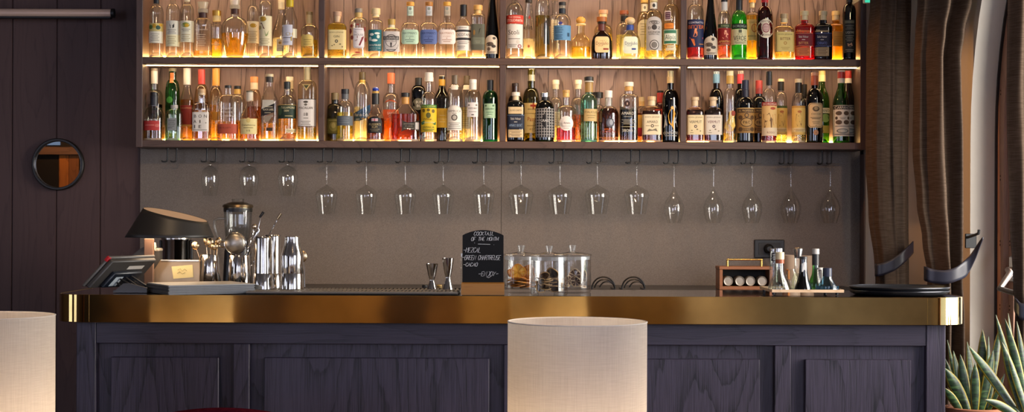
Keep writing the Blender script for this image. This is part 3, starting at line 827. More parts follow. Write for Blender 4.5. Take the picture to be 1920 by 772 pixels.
B(896,10,13.3,31,26,6.3,CL,None,[(8.2,10,19,'#dfae62'),(6.4,19,26,'#e6c07c')],[[('r',-13.6,13.6,46,95,'#5a5c4e'),('r',-13.6,13.6,71,84,'#6d7160'),('e',-7,62,2,5,'#8f6a35'),('p',[(3,55),(5,54),(3,61),(1,66)],'#2c2f28'),('l',-5,5,78,2,3,'#8d8f7a')]],'clear bottle with dark olive-grey label and wooden stopper',n=4,dr=.8)
TAP=[(12.4,109),(12.8,107),(12.8,72),(12.2,60),(10.2,42),(7.6,20),(5.8,2),(5.2,-14),(5.2,-30)]
B(922.5,-30,12.8,60,20,5.2,'#1a100a',None,[(5.4,-30,-10,'black')],[[('a',-12.4,10,67,102,'#d9cbb4'),('e',4,73,3,2.5,'#4a4038'),('e',-4,84,7,4,'#5a4c40'),('e',3,88,4,3,'#3b332c'),('e',-6,93,3,3.5,'#6a5a4a'),('l',-9,7,98,2,2,'#6a5a4a')]],'tall tapering near-black bottle with arched cream label',prof=TAP)
# ======================= upper shelf, third bay
B(965,-26,16.5,25,6,5,CL,None,[(5.3,-26,-8,'#b4232a')],[[('r',-16.2,17,30,46,'#c23a2c'),('t',0,34,2.6,'#f0dccb','THE ORIGINAL',22),('t',0,40,5,'#f4e6d6','STOLICHNAYA',29)],[('r',-15,15,47,92,'#dcd9d2'),('t',-2,62,9,'#4a4034','Stoli',20),('l',-12,10,74,1,2,'#4a4034'),('e',6,80,3.5,4,'#c9c2b8'),('l',-12,4,85,2,3,'#8a8478'),('e',9,88,3.6,3.6,'#8a3a3c'),('e',9,88,2.2,2.2,'#cbb9b4')]],'clear vodka bottle with red band and script on white label')
B(991,-20,12.5,60,2,5.5,CL,('#efe6dc',73),[(6.4,-20,5,'#26211e')],[[('t',-1,52,9,'#2c2622','elit',16)],[('p',[(-1,36),(1,29),(3,34),(3,36)],'#b5332c'),('e',0,88,2,2.4,'#c4553a')]],'slender conical clear bottle with bare black lettering',row=1,sp='c')
B(1017,-22,14.6,22,-4,6,CL,('#8a5b22',30),[(6.2,-22,-8,'#2a2420')],[[('p',[(2,84),(2,46),(6,40),(11,52),(13,60),(13,84)],'#20180f'),('p',[(6,44),(9,36),(14.5,32),(14.5,50),(10,50)],'#2a1f12')]],'tall bottle with amber-brown contents above a thick clear base',y=.004)
B(1040,-14,11,34,27,6,CL,None,[(6.4,-14,0,'gold')],[[('r',-7,4,38,75,'#efe6cc'),('l',-5,3,46,6,4,'#b9a67c')]],'clear bottle with narrow cream label behind the blue-labelled vodka',row=1)
B(1054,4,16.5,44,27,6.2,CL,None,[(6.6,4,10,'#17181c'),(5.7,10,16,'clear'),(6.4,16,26,'#15202c')],[[('r',-16,16,49,77,'#5d8fb8'),('t',-7,54,2.6,'#23303f','NIKKA',13),('t',-6,58,2.6,'#23303f','COFFEY',15),('t',-7,62,2.6,'#23303f','VODKA',13),('l',-13,0,67,3,3,'#3c5a78'),('r',9,13,63,70,'#2c4a66')],[('e',-4,45,4,2.6,'#3a3f8c')]],'clear vodka bottle with sky blue label and black cap')
B(1088.7,31,18.6,78,61,7,'#f6ecc4',('#e0b23a',88),[(9,31,46,'ball',9,'#e0a54a'),(9.2,44.5,47,'#e8d29a')],[],'squat bottle of yellow spirit with round amber ball stopper',sp='o',dr=.85)
B(1128,20,20,76,60,6.3,'#4a2c0c',('#5a3208',66),[(9.4,32,41,'#a8632a'),(8,41,45,'#241a10'),(6.8,45,58,'#5e2a1e')],[[('rr',-13.5,13.5,70,100,'#e9c891'),('t',0,82.5,6,'#5a2c22','DonJulio',23),('t',-4,87.5,2,'#6a4030','TEQUILA',9),('r',2,12,92,95,'#8a3326')]],'squat dark brown tequila bottle with rounded cream label',n=3,dr=.8,prof=[(19.4,110),(20,107),(19.8,90),(19,78),(16.5,69),(12,63),(7.5,60),(6.3,57),(6.3,34)])
B(1131,19,17.5,60,46,6.5,'#f6ecc4',('#ecd488',63),[(8.6,19,26,'#cfa07a'),(6.8,26,33,'#f0dca4')],[],'pale yellow round-shouldered bottle behind the dark squat one',row=1,dr=.8)
B(1170,20,15.6,60,42,6.2,CL,('#efe2a8',66),[(8.2,20,27,'#97532f'),(6.5,30,40,'#1c1714')],[],'pale bottle with flat brown stopper behind the two squat bottles',row=1,dr=.85)
B(1181,32,20,75,60,6.3,'#f0f6e6',('#eef4da',72),[(9.7,32,46,'ball',9.7,'#d8bd92'),(6.9,47,57,'#22408f')],[[('rr',-13,13.5,70,102,'#dfe6cf'),('t',1,82.5,6,'#2d3c66','DonJulio',23),('t',-3,87.5,2,'#4a5a78','TEQUILA',9),('r',2,10,92,95,'#2a3f86')]],'squat clear tequila bottle with blue neck band, cream knob',n=3,dr=.8,prof=[(17,110),(18,107),(19.6,95),(19.8,86),(19,77),(16.5,69),(12,63),(7.5,60),(6.3,57),(6.3,42)])
B(1208,-14,14.5,46,22,6.5,'#f6f0d0',('#ead68c',50),[(6.8,-14,6,'#d9b25e')],[[('r',-6.5,6.5,8,22,'#e9e2cc'),('e',0,15,2.2,3,'#8d8672')],[('a',-13,13,38,90,'#d8d0b0'),('l',-9,9,46,5,5,'#8d8468')]],'yellowish bottle with white neck label, half hidden by silver arch',row=1)
B(1225,-8,17.6,37,19,6.6,'#f4f0d8',('#eee2a4',44),[(7,-8,4,'#c9b98a')],[[('r',-7.2,7.2,5,17,'#ddd9cc'),('e',0,11,2.8,3.6,'#3a3a38')],[('a',-14.5,14.5,33,96,'#b9b5b0'),('e',0,44,10,4,'#6d6864'),('e',0,53,5,5,'#3f3b38'),('t',-9,54,5,'#3a3632','D',5),('t',9,54,5,'#3a3632','Z',5),('t',0,62,4,'#3a3632','HONOR',22),('t',0,66,2.2,'#3a3632','ESPECIAL',20),('e',0,86,9,9.5,'#57524e'),('e',0,86,7.4,7.8,'#c9c5c0'),('e',0,86,5.6,6,'#75706a')]],'clear bottle with big silver arched label and coin emblem')
B(1258,-26,15.5,28,8,5.6,'#f6f0d4',('#ecd890',58),[(5.8,-26,-8,'#e6dcc0')],[[('r',-13,-2,22,40,'#e3d6d0'),('r',-12,-3,24,38,'#5a3a48'),('l',-11,-4,27,3,4,'#b99aa2')],[('rr',-13.5,3,45,55,'#e08a35'),('t',-5,50,3.6,'#b5552a','TEXAS',12)],[('r',-14.5,9,57,84,'#dfe6cf'),('r',-14,8.5,58,83,'#3d7a5c'),('r',-13,7.5,64,78,'#e6ead6'),('t',-2.5,71,9,'#24523e',"Alipús",19),('r',-9,6,86,90,'#cfc4a4'),('r',-11,8,91,96,'#d9cfb4'),('r',9.5,14.5,56,85,'#d8c894')]],'tall pale bottle with orange strip above green and white label')
# ======================= upper shelf, fourth bay
B(1303.6,-24,16,25,8,6,CL,('#a80f18',62),[(6.2,-24,-6,'#c23a2c')],[[('r',-16.2,16.2,38,90,'#20264a'),('t',0,44,3.4,'#e6e2e6','CONTRATTO',27),('t',0,52,7,'#e0702a','BITTER',30),('p',[(-4,58),(-1,57),(2,62),(2,68),(-1,71),(-6,70),(-4,64)],'#e58a5a'),('e',-1,57,2.2,2.4,'#e9a070'),('p',[(-12,71),(13,71),(13,74),(-8,75),(-12,73)],'#d8502a'),('p',[(-10,74),(-4,75),(-2,86),(-4,88)],'#e0763e'),('l',5,14,84,1,2,'#d88a3a')],[('r',9,16,91,104,'#d0451e')]],'red aperitif bottle with navy label and orange seated figure')
B(1332,-30,13.3,60,20,5.2,'#1a100a',None,[(5.4,-30,-10,'black')],[[('a',-12.6,12.6,69,104,'#cdbfa8'),('e',3,75,3,3,'#4a4038'),('e',-4,85,7,4,'#5a4c40'),('e',4,90,5,3,'#4a4038'),('e',-5,95,4,3,'#6a5a4a'),('l',-9,9,100,2,2,'#6a5a4a')]],'tall tapering near-black bottle with grey arched label',prof=[(q,y+1) for q,y in TAP])
B(1357.6,-18,12.3,36,22,5.6,CL,('#d8431a',86),[(6,-18,4,'black'),(5.9,4,20,'#d9d4cc')],[[('r',-12.4,12.4,46,53,'#33402a'),('t',0,49.6,3.4,'#a9b07a','BORDIGA',15),('r',-12.4,12.4,54,85,'#8a1a18'),('e',1,60,2.2,2.2,'#e8a080'),('p',[(-2,62),(3,62),(7,66),(3,68),(5,73),(2,70),(-3,74),(-5,72),(-1,67)],'#e59a7a'),('t',0,79,4,'#e8b45e','APERITIVO',22),('l',-9,9,83,1,2,'#c8764e')]],'orange aperitif bottle with dark red label and dancing figure')
B(1385.5,-14,15,40,20,5.6,'#7fd87a',('#4cc83c',28),[(6,-14,2,'black'),(6.1,2,19,'#15181a')],[[('r',-14.8,14.8,46,55,'#14180f'),('t',0,50.5,4.6,'#9cae9a','BORDIGA',26)],[('r',-14.8,14.8,56,85,'#d6cfa0'),('r',-3,3,57,63,'#5a5c4a'),('t',0,65.6,2.2,'#4b4d3c','BITTER',9),('t',0,73,9,'#2c2f26','VERDE',23),('l',-10,10,80,2,2.4,'#6d6c50')]],'bright green bottle with cream label under a black band')
B(1410,-26,14,30,22,5.6,CL,('#e0a42c',29),[(6,-26,5,'#dc9a35'),(4.4,5,14,'#f0e4b8')],[[('r',-12,12,38,77,'#ead287'),('e',2,54,5.5,8,'#b5622a'),('e',2,54,4.3,6.6,'#e2b868'),('t',1,43.5,3,'#3a2c18','COCCHI',16),('t',0,69,3.4,'#5a4420','AMERICANO',20)]],'amber aperitif bottle with yellow label behind the round-labelled red',row=1)
B(1433.5,-22,15.7,36,12,5.4,'#6a0c12',('#70060e',20),[(6.2,-22,5,'#c0242c')],[[('e',0,55,15.4,18,'#ead9bd'),('t',0,41.5,2.8,'#4a1c1c','APERITIVO',18),('e',0,54,7,9,'#a05a58'),('e',0,54,5.6,7.6,'#dcbcae'),('l',-6,6,48,5,3,'#a05a58'),('t',0,67,3.2,'#4a1c1c','COCCHI ROSA',22)]],'dark red bottle with large round cream label')
def vel(cx,g,lq,lv,cap,labs,desc,row=0,hw=18,**k): return B(cx,21 if row==0 and cx>1490 else 26,hw,53 if cx>1490 else 56,44 if cx>1490 else 48,6.6,g,(lq,lv),[(7.6,(21 if cx>1490 else 26),(29 if cx>1490 else 35),cap),(6.6,(29 if cx>1490 else 35),(38 if cx>1490 else 43),'#ead2a0')],labs,desc,row=row,n=4,dr=.7,**k)
vel(1470,'#f6eccc','#dcb24a',61,'#c2a376',[[('r',-17.6,17.6,61,98,'#dcc374'),('t',0,65.6,2.2,'#6e5c36','EDEN JENNIE',27),('t',0,74,5,'#7a4a26','BITTER',19),('e',0,82,3,3,'#b8863e'),('e',0,82,1.6,1.6,'#dcc374'),('l',-8,8,90,2,3,'#b89a52')]],'flat golden bottle with translucent buff label, pale stopper')
VL=lambda a,b,c,t1,t2,tc: [[('r',-17.2,9,49,61,a),('t',-4,55,2.6,c,'SILVIO CARTA',20)],[('r',-17.5,14,63,88,b),('r',-17.5,14,63,63.7,tc),('r',-17.5,14,87.3,88,tc),('t',-4,70,4.2,'#e6d8c8',t1,18),('l',-7,-1,75.5,1,1,'#e6d8c8'),('t',-4,82,5,tc,t2,18)],[('r',-17.2,9,90,106,a),('l',-14,6,93,4,3,c)]]
vel(1508,'#c01828','#b80a1c',46,'#e6d3a2',VL('#d8783e','#7a0c1c','#7a2a18','Solo Velour','BITTER','#e6a05a'),'flat crimson bottle with three stacked orange and red labels',hw=18.3)
vel(1543,'#2a1018','#2c0a14',46,'#dcc79a',VL('#b49a72','#181430','#3c2c22','Solo Velour','CHINATO','#6a78b8'),'flat dark plum bottle with tan and navy labels',hw=16.8)
vel(1567,'#f0d89a','#d8962e',40,'#e0c48c',[[('r',-8,12,60,87,'#d09a40'),('l',-5,10,70,4,4,'#b07a2a')]],'flat amber bottle half hidden by the plum one',row=1,hw=16)
B(1592,-26,12.8,24,8,5.4,'#0e0d08',None,[(5.7,-26,4,'#15130f')],[[('r',-11.5,8,38,100,'#23221c'),('r',-10,7,40,45,'#6a6650'),('l',-9,6,49,3,3.2,'#7d7a66'),('t',-1,62,4,'#b5b09a','LIQORE',15),('l',-9,6,68,4,3.2,'#8d8a74'),('p',[(-6,82),(-2,84),(2,81),(4,87),(-1,89),(-5,88)],'#b08a6a'),('l',-9,6,94,2,3,'#8d8a74')]],'tall slim black bottle with fine pale print')
# ======================= lower shelf, first bay
lo=dict(up=False)
B(289,128,16,180,168,6.2,CL,('#33140c',196),[(6.3,128,133,'#9a8d7a'),(6.3,133,157,'#e0d8c8')],[],'clear bottle with white neck sleeve behind the red-labelled one',row=1,**lo)
B(289,173,20,226,199,6.8,CL,('#c06a24',238),[(6.9,173,180,'black'),(7.2,180,198,'#1b1d26')],[[('r',-19.4,13,227,245,'#b83a35'),('e',9,236,4,3,'#c96a5e'),('l',-14,4,235,1,2,'#dc8f80'),('t',-3,225,2.6,'#d9cdb8','THE GLENROTHES',28)]],'round-bodied whisky bottle with red label and black capsule',dr=.86,**lo)
B(323.5,128,14,176,150,6.6,'#3f9a33',None,[(6.9,128,134,'#7d7458')],[[('r',-3.5,3.5,137,156,'#c9713c')],[('e',-3,188,6,6,'#58a848')]],'bright green bottle with orange neck tag',row=1,**lo)
B(327,197,16,214,205,6,'#f2f4e6',('#d8cf8a',250),[(6.4,197,203,'#b9b4a8')],[[('r',-11,7,222,245,'#8f9290'),('l',-8,4,226,4,3.6,'#4a4c4a'),('l',-9,-1,240,1,3,'#4a4c4a')]],'small clear bottle with plain grey label and silver cap',n=3,dr=.8,**lo)
B(350.5,128,12.6,190,158,6,CL,('#a8521c',187),[(6.8,128,159,'#e6ded0')],[[('r',-6.9,-2,129,158,'#b03a2e')],[('r',-14,14,198,234,'#8a2a20'),('t',0,203,3,'#d9a070','TULLAMORE',24),('r',-14,14,234,237,'#c89a4a')]],'bottle with red and white neck seal behind the grey label',row=1,sp='o',**lo)
B(377.7,130,14,195,158,6,'#f0d8b0',('#8a3e14',192),[(6.4,130,158,'#c2453a')],[[('p',[(-6,131),(1,131),(3,142),(-1,152),(-6,146)],'#ece4d8')]],'amber bottle with torn red and white neck foil',row=1,**lo)
B(378,167,17.3,203,193,6.3,CL,('#d98a4a',207),[(7.2,167,174,'#d0a878'),(6.7,174,178,'#e0c49a')],[[('r',-15,15.5,211,247,'#e6dfd4'),('t',-9.5,218.5,6,'#25211e','B',4.5),('t',0,218.5,6,'#25211e','O',6),('t',10,218.5,6,'#25211e','N',5),('t',-9.5,228.5,6,'#25211e','A',5.5),('t',0,228.5,6,'#25211e','I',1.6),('e',11,231,.8,.8,'#25211e'),('t',-10,238,6,'#25211e','I',1.6),('t',0,238,6,'#25211e','E',4.5),('l',-13,13,244,1,2,'#8a8478')]],'square bottle with spaced capital letters on white label',n=4,dr=.85,**lo)
B(404.8,128,12.8,190,163,6,'#f8e6c0',('#d99a3a',197),[(6.7,128,161,'#dca043')],[[('r',-5,11,210,226,'#c88c34')]],'amber bottle with orange-gold neck foil',row=1,**lo)
B(427.5,160,20,193,177,6,CL,('#d8813a',228),[(6.2,160,165,'#1c1a18')],[[('r',-19.6,19.6,233,251,'#b5523a'),('t',-3,240,2.6,'#6a2418','BULLEIT',22)],[('t',0,204,3.4,'#dcd6ca','BULLEIT',22),('t',0,211,3,'#d2ccc0','FRONTIER',22),('t',0,218,3,'#d2ccc0','BOURBON',22)]],'embossed bourbon bottle with slim black cap and orange label',n=2.4,dr=.72,**lo)
B(445,161,15.5,195,177,6,CL,('#d8813a',226),[(6.2,161,167,'#1c1a18'),(5.8,167,176,'#e0b45a')],[],'second black-capped bourbon bottle behind the embossed one',row=1,dr=.8,**lo)
B(468,170,19.2,228,188,6.2,CL,('#cf7d2a',222),[(6.5,170,173,'#6a6048'),(6.6,173,189,'#ddd3bd')],[[('r',-15.5,15.5,223,252,'#e6d89a'),('e',0,226,4,5,'#d8c47a'),('t',0,235,3.4,'#5a4a2a','Dalwhinnie',25),('l',-9,9,240,1,3,'#7a6a40'),('t',0,245.5,3.4,'#4a3c22','15',6)]],'rounded malt whisky bottle with pale yellow label',sp='o',dr=.82,**lo)
B(476.5,144,14,196,168,6,'#f8e2c8',('#a8481c',200),[(7.2,144,155,'#e0945a'),(7,155,168,'#efdcb8')],[],'bottle with peach neck seal behind the yellow label',row=1,**lo)
B(505,139,15.5,190,160,5.8,CL,('#c97a28',231),[(7.4,139,144,'#d9c9a0'),(7.2,144,154,'#3a3024')],[[('p',[(-11,188),(9,188),(12,194),(-13,205),(-11,198)],'#e6dfd2'),('p',[(-14.5,203),(13.5,193),(14.2,210),(-14.5,219)],'#1b1a1c'),('l',-8,8,201,1,1,'#cfc2a0'),('t',0,206,3.6,'#dccfae','BLACK LABEL',20),('l',-7,5,212,1,1,'#b9ad8e'),('p',[(-10,220),(10,215),(0,230),(-6,228)],'#8f8272'),('r',-4,8,240,246,'#3a2a1c')]],'square whisky bottle with slanted black label',n=4,dr=.85,sp='o',**lo)
B(538.3,153,17.5,196,178,5.8,CL,('#d58a32',215),[(6,153,167,'#1b2321')],[[('r',-17.6,17.6,197,223,'#1f3326'),('r',-17.6,17.6,197,198,'#b9a05a'),('t',3,202.5,4,'#d9cfa0','TULLAMORE',25),('t',1,208.5,3.6,'#d9cfa0','DEW',9),('l',-2,12,218,1,2,'#c9b980'),('e',-11.5,209,3.6,8,'#3d5a3e')],[('r',0,17,242,249,'#d9c9a0'),('t',9,245.5,3,'#6a5638','Tullamore',13)],[('e',5,256,11,5,'#c9632a'),('e',5,256,9,3.6,'#e0a060'),('e',5,256,4,4,'#c9632a')]],'whiskey bottle with dark green label and black cap',dr=.9,**lo)
B(543,144,13,190,166,6,CL,None,[(6.9,144,151,'#f0e6d2'),(6.6,151,166,'#dccfb0')],[],'clear bottle with cream neck seal behind the dark green label',row=1,**lo)
B(576,126,17.6,164,150,5.8,'#f2efdc',('#b48c30',240),[(6.3,126,151,'#ecd79c')],[[('p',[(-8,159),(8,159),(0,171)],'#ead59a'),('p',[(-5,160.5),(5,160.5),(0,167.5)],'#4a4a2c')],[('r',-17.4,17,186,238,'#e2ddd6'),('r',-17.4,17,186,187.2,'#3a3630'),('r',-17.4,17,237,238,'#3a3630'),('e',-1,192,4.5,2,'#4a443c'),('e',-1,197,3,2,'#6a645a'),('t',-1,203,4.4,'#3a342c','MACALLAN',26),('t',-1,215,6,'#4a443c','18',7),('l',-5,4,222,1,2,'#6a645a'),('l',-10,8,228,3,3,'#8a8478')]],'tall whisky bottle with big white label and gold collar',n=3,dr=.85,**lo)
# ======================= lower shelf, second bay
B(628,174,18,216,194,6.6,'#4a4a18',('#6a3a10',250),[(6.8,174,187,'#8a7a58')],[[('r',-14,12,222,252,'#3a3a1c'),('r',-13,11,223.5,250.5,'#6a6636'),('e',-1,238,8,9,'#8f8a58'),('e',-1,236,4,5,'#b5ad7c'),('l',-10,9,226,1,2,'#b5ad7c')]],'squat dark olive rum bottle with small portrait label',row=1,dr=.85,**lo)
B(647,167,15.5,202,189,5.8,CL,('#e0c02e',211),[(7,167,176,'#15161a'),(6.5,176,186,'#5a5c60')],[[('r',-15,15,218,236,'#5d666e'),('l',-11,9,222,3,4,'#7d868c')]],'bottle of yellow spirit with slate grey wraparound label',**lo)
B(679,135,16.3,184,152,5.4,CL,('#efe6c4',201),[(5.8,135,150,'#4e4022'),(5.6,150,157,'#d9b04a')],[[('p',[(-16.2,213),(-6,209),(6,202),(15.5,196),(15.5,216),(8,222),(-2,227),(-16.2,228)],'#2a5c8f'),('t',0,216,5.5,'#f0ead8','Flor de Caña',26),('l',-10,-3,224,1,1,'#c9d4dc'),('e',3,223,3,1,'#b98a3c')]],'clear rum bottle with slanted blue label',row=1,y=-.005,**lo)
B(704,163,17.2,224,196,5.6,CL,('#6e2c0c',222),[(6.2,163,172,'ball',6.2,'#1f3fae'),(6,171,175,'#c9a04a'),(6.8,175,196,'#1c1a18')],[[('a',-13.5,13.5,219,250,'#16161a'),('r',-6,6,223,228,'#c9c0c4'),('r',-6,6,225,226,'#b03040'),('r',-.8,.8,223,228,'#b03040'),('t',0,234,4,'#b9a878',"PUSSER'S",22),('t',0,239,3.6,'#b9a878','RUM',10),('l',-9,9,243,2,3,'#8d8468')]],'dark rum bottle with blue domed stopper and black arched label',sp='o',**lo)
B(733,137,15,187,174,5.6,CL,('#e8561e',217),[(7,137,157,'#e07448')],[[('r',-15,15,206,222,'#e2653c'),('t',3,213,4.6,'#f4dccb','SANTA',18),('t',4,219,4.4,'#f4dccb','CRUZ',14)],[('p',[(-12,194),(-7,189),(0,187),(7,189),(12,194),(7,192),(0,190),(-7,192)],'#e2764e')]],'clear bottle with orange cap and orange label',row=1,**lo)
B(760,174,27,214,195,6.6,CL,('#a8370c',214),[(7.8,174,182,'#1c1814'),(6.9,182,195,'#c9944a')],[[('p',[(-7,224),(-2,228),(6,230),(18,229),(26,226),(26,246),(18,244),(4,243),(-2,245),(-7,248),(-5,243),(-5,229)],'#3a3630'),('r',19.5,26,230,243,'#b9b4b0'),('l',-2,17,233,3,4,'#8f8672')]],'broad decanter-shaped bottle of red-amber rum',dr=.6,sp='c',n=2.6,**lo)
B(784.5,146,13.5,172,160,6,'#23220f',None,[(6.2,146,160,'#1b1a14')],[[('e',0,196,11,11,'#6e6a58'),('t',2,192,5,'#e6e0cc','BUM',12),('t',2,199,5,'#e6e0cc','BU',9)]],'dark olive bottle with grey disc label and pale letters',row=1,n=3,dr=.85,**lo)
B(804,136,15,188,172,5.6,CL,None,[(7.4,136,145,'white'),(8,145,153,'#efe9da')],[[('r',-14.8,14.8,197,203,'#3d7a3e'),('t',0,200,3,'#d8d060','WRAY & NEPHEW',26),('r',-14.8,14.8,203,248,'#d8b828'),('e',0,217,4.5,5.5,'#5a5a2a'),('e',-9,208,2.6,3.4,'#6a5a1c'),('e',0,207,3,3,'#6a5a1c'),('e',9,209,2.6,3.4,'#6a5a1c'),('t',-2,224,4,'#6a4a1a','White',16),('p',[(-14,229),(-8,227),(8,227),(14,229),(13,235),(8,233),(-8,233),(-13,235)],'#20613a'),('t',0,230.5,2.6,'#cfe0b0','OVERPROOF RUM',22),('t',0,239,3.4,'#2a5a2a','JAMAICA',22),('l',-11,11,243,2,2.6,'#2a5a2a')]],'clear rum bottle with yellow and green label, white cap',**lo)
B(828.5,142,15,186,160,5.5,'#3a3630',None,[(5.2,142,149,'#f0e4c4'),(6,149,161,'#c9982e')],[[('r',-14.6,14.6,204,240,'#d2a836'),('p',[(2,210),(12,220),(12,228),(2,237),(-9,228),(-9,220)],'#1f1c18'),('t',1,224,3.4,'#d9c48a','SHERIDAN',16),('l',-4,7,229,1,2,'#d9c48a'),('l',-4,7,217,1,2,'#d9c48a')]],'smoky grey bottle with gold label and black diamond',row=1,sp='o',**lo)
B(852.5,141,15.8,192,158,5.4,CL,None,[(5.7,141,158,'#6a5c48')],[[('rr',-6.6,6.6,160,169,'#e6e0d2')],[('a',-13.5,13.5,198,245,'#d6d0c4'),('a',-12.4,12.4,200,243.6,'#e6e1d6'),('t',0,209,4,'#5a4c40','SAMBUCA',24),('l',-4,4,213,1,1,'#6a5c50'),('e',0,221,5.8,6,'#57504a'),('e',0,221,3.8,4,'#b5aea2'),('l',-11,11,231,3,3,'#8a8276'),('l',-12,12,241,1,3,'#6a6258')],[('r',-14+i*3.2,-12.6+i*3.2,249,258,'#e8dfc8') for i in range(9)] and [('l',-13,13,250,1,2,'#efe4cc')]],'clear liqueur bottle with arched white label and round seal',**lo)
B(875,142,14.5,190,158,5.4,CL,('#ecd278',205),[(5.7,142,158,'#6a5c48')],[[('rr',-6.2,6.2,160,169,'#e6e0d2')],[('r',-14,8,202,242,'#e2cd84'),('l',-12,6,208,8,4,'#b59c58')]],'pale yellow liqueur bottle behind the white square label',row=1,**lo)
B(886.5,149,16,186,168,6,CL,None,[(6.8,149,156,'#f0ece0'),(6.7,156,168,'#e2ddd0')],[[('r',-10,10,193,220,'#e2dcd8'),('e',-7,198,1.8,1.6,'#7a746c'),('e',7,198,1.8,1.6,'#7a746c'),('t',0,204,3,'#5a544c','WHITE MINT',17),('l',-7,7,210,1,2,'#8a847a'),('r',-2.4,2.4,215,217,'#5a544c')]],'clear bottle with small square white label and white cap',**lo)
B(919,150,14.7,186,170,5.6,'#1c8a4c',('#0e7a3c',184),[(6.1,150,169,'#14181a')],[[('r',-11,10,195,222,'#a9c9a4'),('e',-8,199,1.8,1.6,'#4a6a4c'),('e',6,199,1.8,1.6,'#4a6a4c'),('t',-1,205,3,'#3a5a40','GREEN MINT',17),('l',-7,6,211,2,4,'#6a8a6a'),('r',-4,2,217,218,'#e6efe0')]],'emerald green mint liqueur bottle with black cap',**lo)
# ======================= lower shelf, third bay
TL=lambda a,b,c,t2,x=0: [[('r',-14+x,14+x,201,214,a),('t',x,207.5,2.8,'#3c2c22','SILVIO CARTA',22)],[('r',-16+x,16+x,215.5,242,b),('r',-16+x,16+x,216.2,216.8,c),('t',x,223,4.2,'#d8d0c0','Solo Velour',19),('l',x-3,x+3,229,1,1,'#d8d0c0'),('t',x,235.5,5,c,t2,24)],[('r',-14+x,14+x,243.5,258,a),('l',x-11,x+11,246,4,3,'#5a4636')]]
B(967,173,16.8,198,189,6.6,'#120c0c',None,[(7.7,173,180,'#efe6d2'),(6.6,180,188,'#e0c9a2')],TL('#d9bf92','#20283a','#8aa0b8','AMARO SBORT'),'flat black-glass bottle with tan and navy labels, cream stopper',n=4,dr=.75,**lo)
B(966,156,13.5,192,178,6,'#160f0c',None,[(6.2,156,162,'#3a2a20'),(5.8,162,176,'#4a2c1c')],[],'dark bottle with brown waxed neck behind the cream stopper',row=1,**lo)
B(996,129,16,190,165,6.8,'#6a6414',('#d0b81c',196),[(6,129,140,'#f4ecd4'),(6.6,140,152,'#eadfbe')],[[('r',-15.8,15.8,194,250,'#ead28a'),('r',-2,9,197,201,'#b5432e'),('r',2.4,4.8,194,205,'#b5432e'),('t',3,205.5,2.8,'#4a3a20','HENRI BARDOUIN',20),('t',2,224,8,'#b5662e','Pastis',18),('l',-8,12,236,1,2,'#a8863e'),('t',2,243,4,'#a8863e','45°',12),('l',-12,12,213,1,2,'#c9a858')]],'olive-necked pastis bottle with tall yellow label',row=1,**lo)
B(1021.5,174,18,204,188,6.2,'#1f2a10',None,[(7.7,174,182,'silver'),(6.2,182,188,'#15130f')],[[('r',-17.8,17.8,204,258,'#9d9a96')]+[('r',-17.8,17.8,205.5+i*5.4,208.6+i*5.4,'#1d1c1e') for i in range(10)]+[('r',-16.6+i*4.8,-15+i*4.8,204,258,'#9d9a96') for i in range(8)]+[('p',[(0,213),(9,227),(0,241),(-9,227)],'#232224'),('t',0,227,4.6,'#dcd8d2','GRASS',17)]],'dark bottle with black and grey checked label, silver cap',**lo)
B(1042,150,12.5,198,182,5.4,CL,('#f0dca8',222),[(6.4,150,158,'#f6ecd2'),(5.6,158,167,'#efe2c0')],[[('r',-10,8,210,236,'#dcd0b0'),('l',-8,6,214,5,4,'#a08a5c')]],'clear bottle with cream stopper left of the round white label',row=1,**lo)
B(1061.5,169,18.5,209,197,5.8,CL,('#c01428',240),[(6.6,169,174,'#c9a05a'),(6,174,182,'#e0b86a')],[[('e',0,232,13,14,'#efe6dc'),('t',1,231,4,'#7a6a64','Amara',13),('l',-8,8,237,1,2,'#b5a8a0'),('l',-5,5,241,1,2,'#b5a8a0')],[('r',-18,-15,222,236,'#e6d8b0')]],'low round bottle with round white label over red liqueur',dr=.9,**lo)
B(1084,150,14,198,182,5.6,CL,('#d0604a',216),[(6.4,150,158,'#f6ecd2'),(5.6,158,167,'#efe2c0')],[[('r',2,12,236,254,'#d9c9b4'),('e',6,246,4,4,'#9a3a34')]],'pink-filled clear bottle with cream stopper left of turquoise glass',row=1,**lo)
B(1104,144,16.3,192,176,7,'#8fd0c0',('#c9a86a',228),[(8.6,144,152,'#26241f'),(8.8,152,154,'#d9d4c6'),(7.2,154,173,'#a8864a')],[[('r',-9.5,16,205,228,'#c9ac72'),('t',3,211,4,'#5a4a2c','ITALICUS',24),('l',-5,12,217,2,4,'#7a683e')]]+[[('r',-14+i*4.6,-13.2+i*4.6,232,260,'#b8e6d6') for i in range(7)]],'turquoise fluted bottle with tan label',**lo)
B(1121,173,13.5,214,196,6,CL,('#b85a2a',210),[(9.5,173,184,'#15130f')],[[('r',-9,9,176,181,'#3a3020'),('t',0,178.5,3,'#b59a4a','RISERVA',14)]],'bottle with broad black lettered cap behind the turquoise glass',row=1,**lo)
B(1141,170,19.3,216,199,6.4,CL,('#4a1d0a',204),[(7,170,183,'#efe9dc'),(6.4,183,199,'clear')],[[('e',2,231,8,9,'#3a3c44'),('e',2,231,6,7,'#6a6c78'),('e',4,230,3.4,5,'#a0a4ac'),('t',0,243,3.6,'#d06a2a','AMARO',18),('t',0,247.5,3.6,'#c05a2a','CAMATTI',24),('l',-9,9,251,2,2.4,'#8d8076')],[('l',-17,17,258,2,2.4,'#c98a3a')]],'round-shouldered dark amaro bottle with jewel emblem, white cap',dr=.86,**lo)
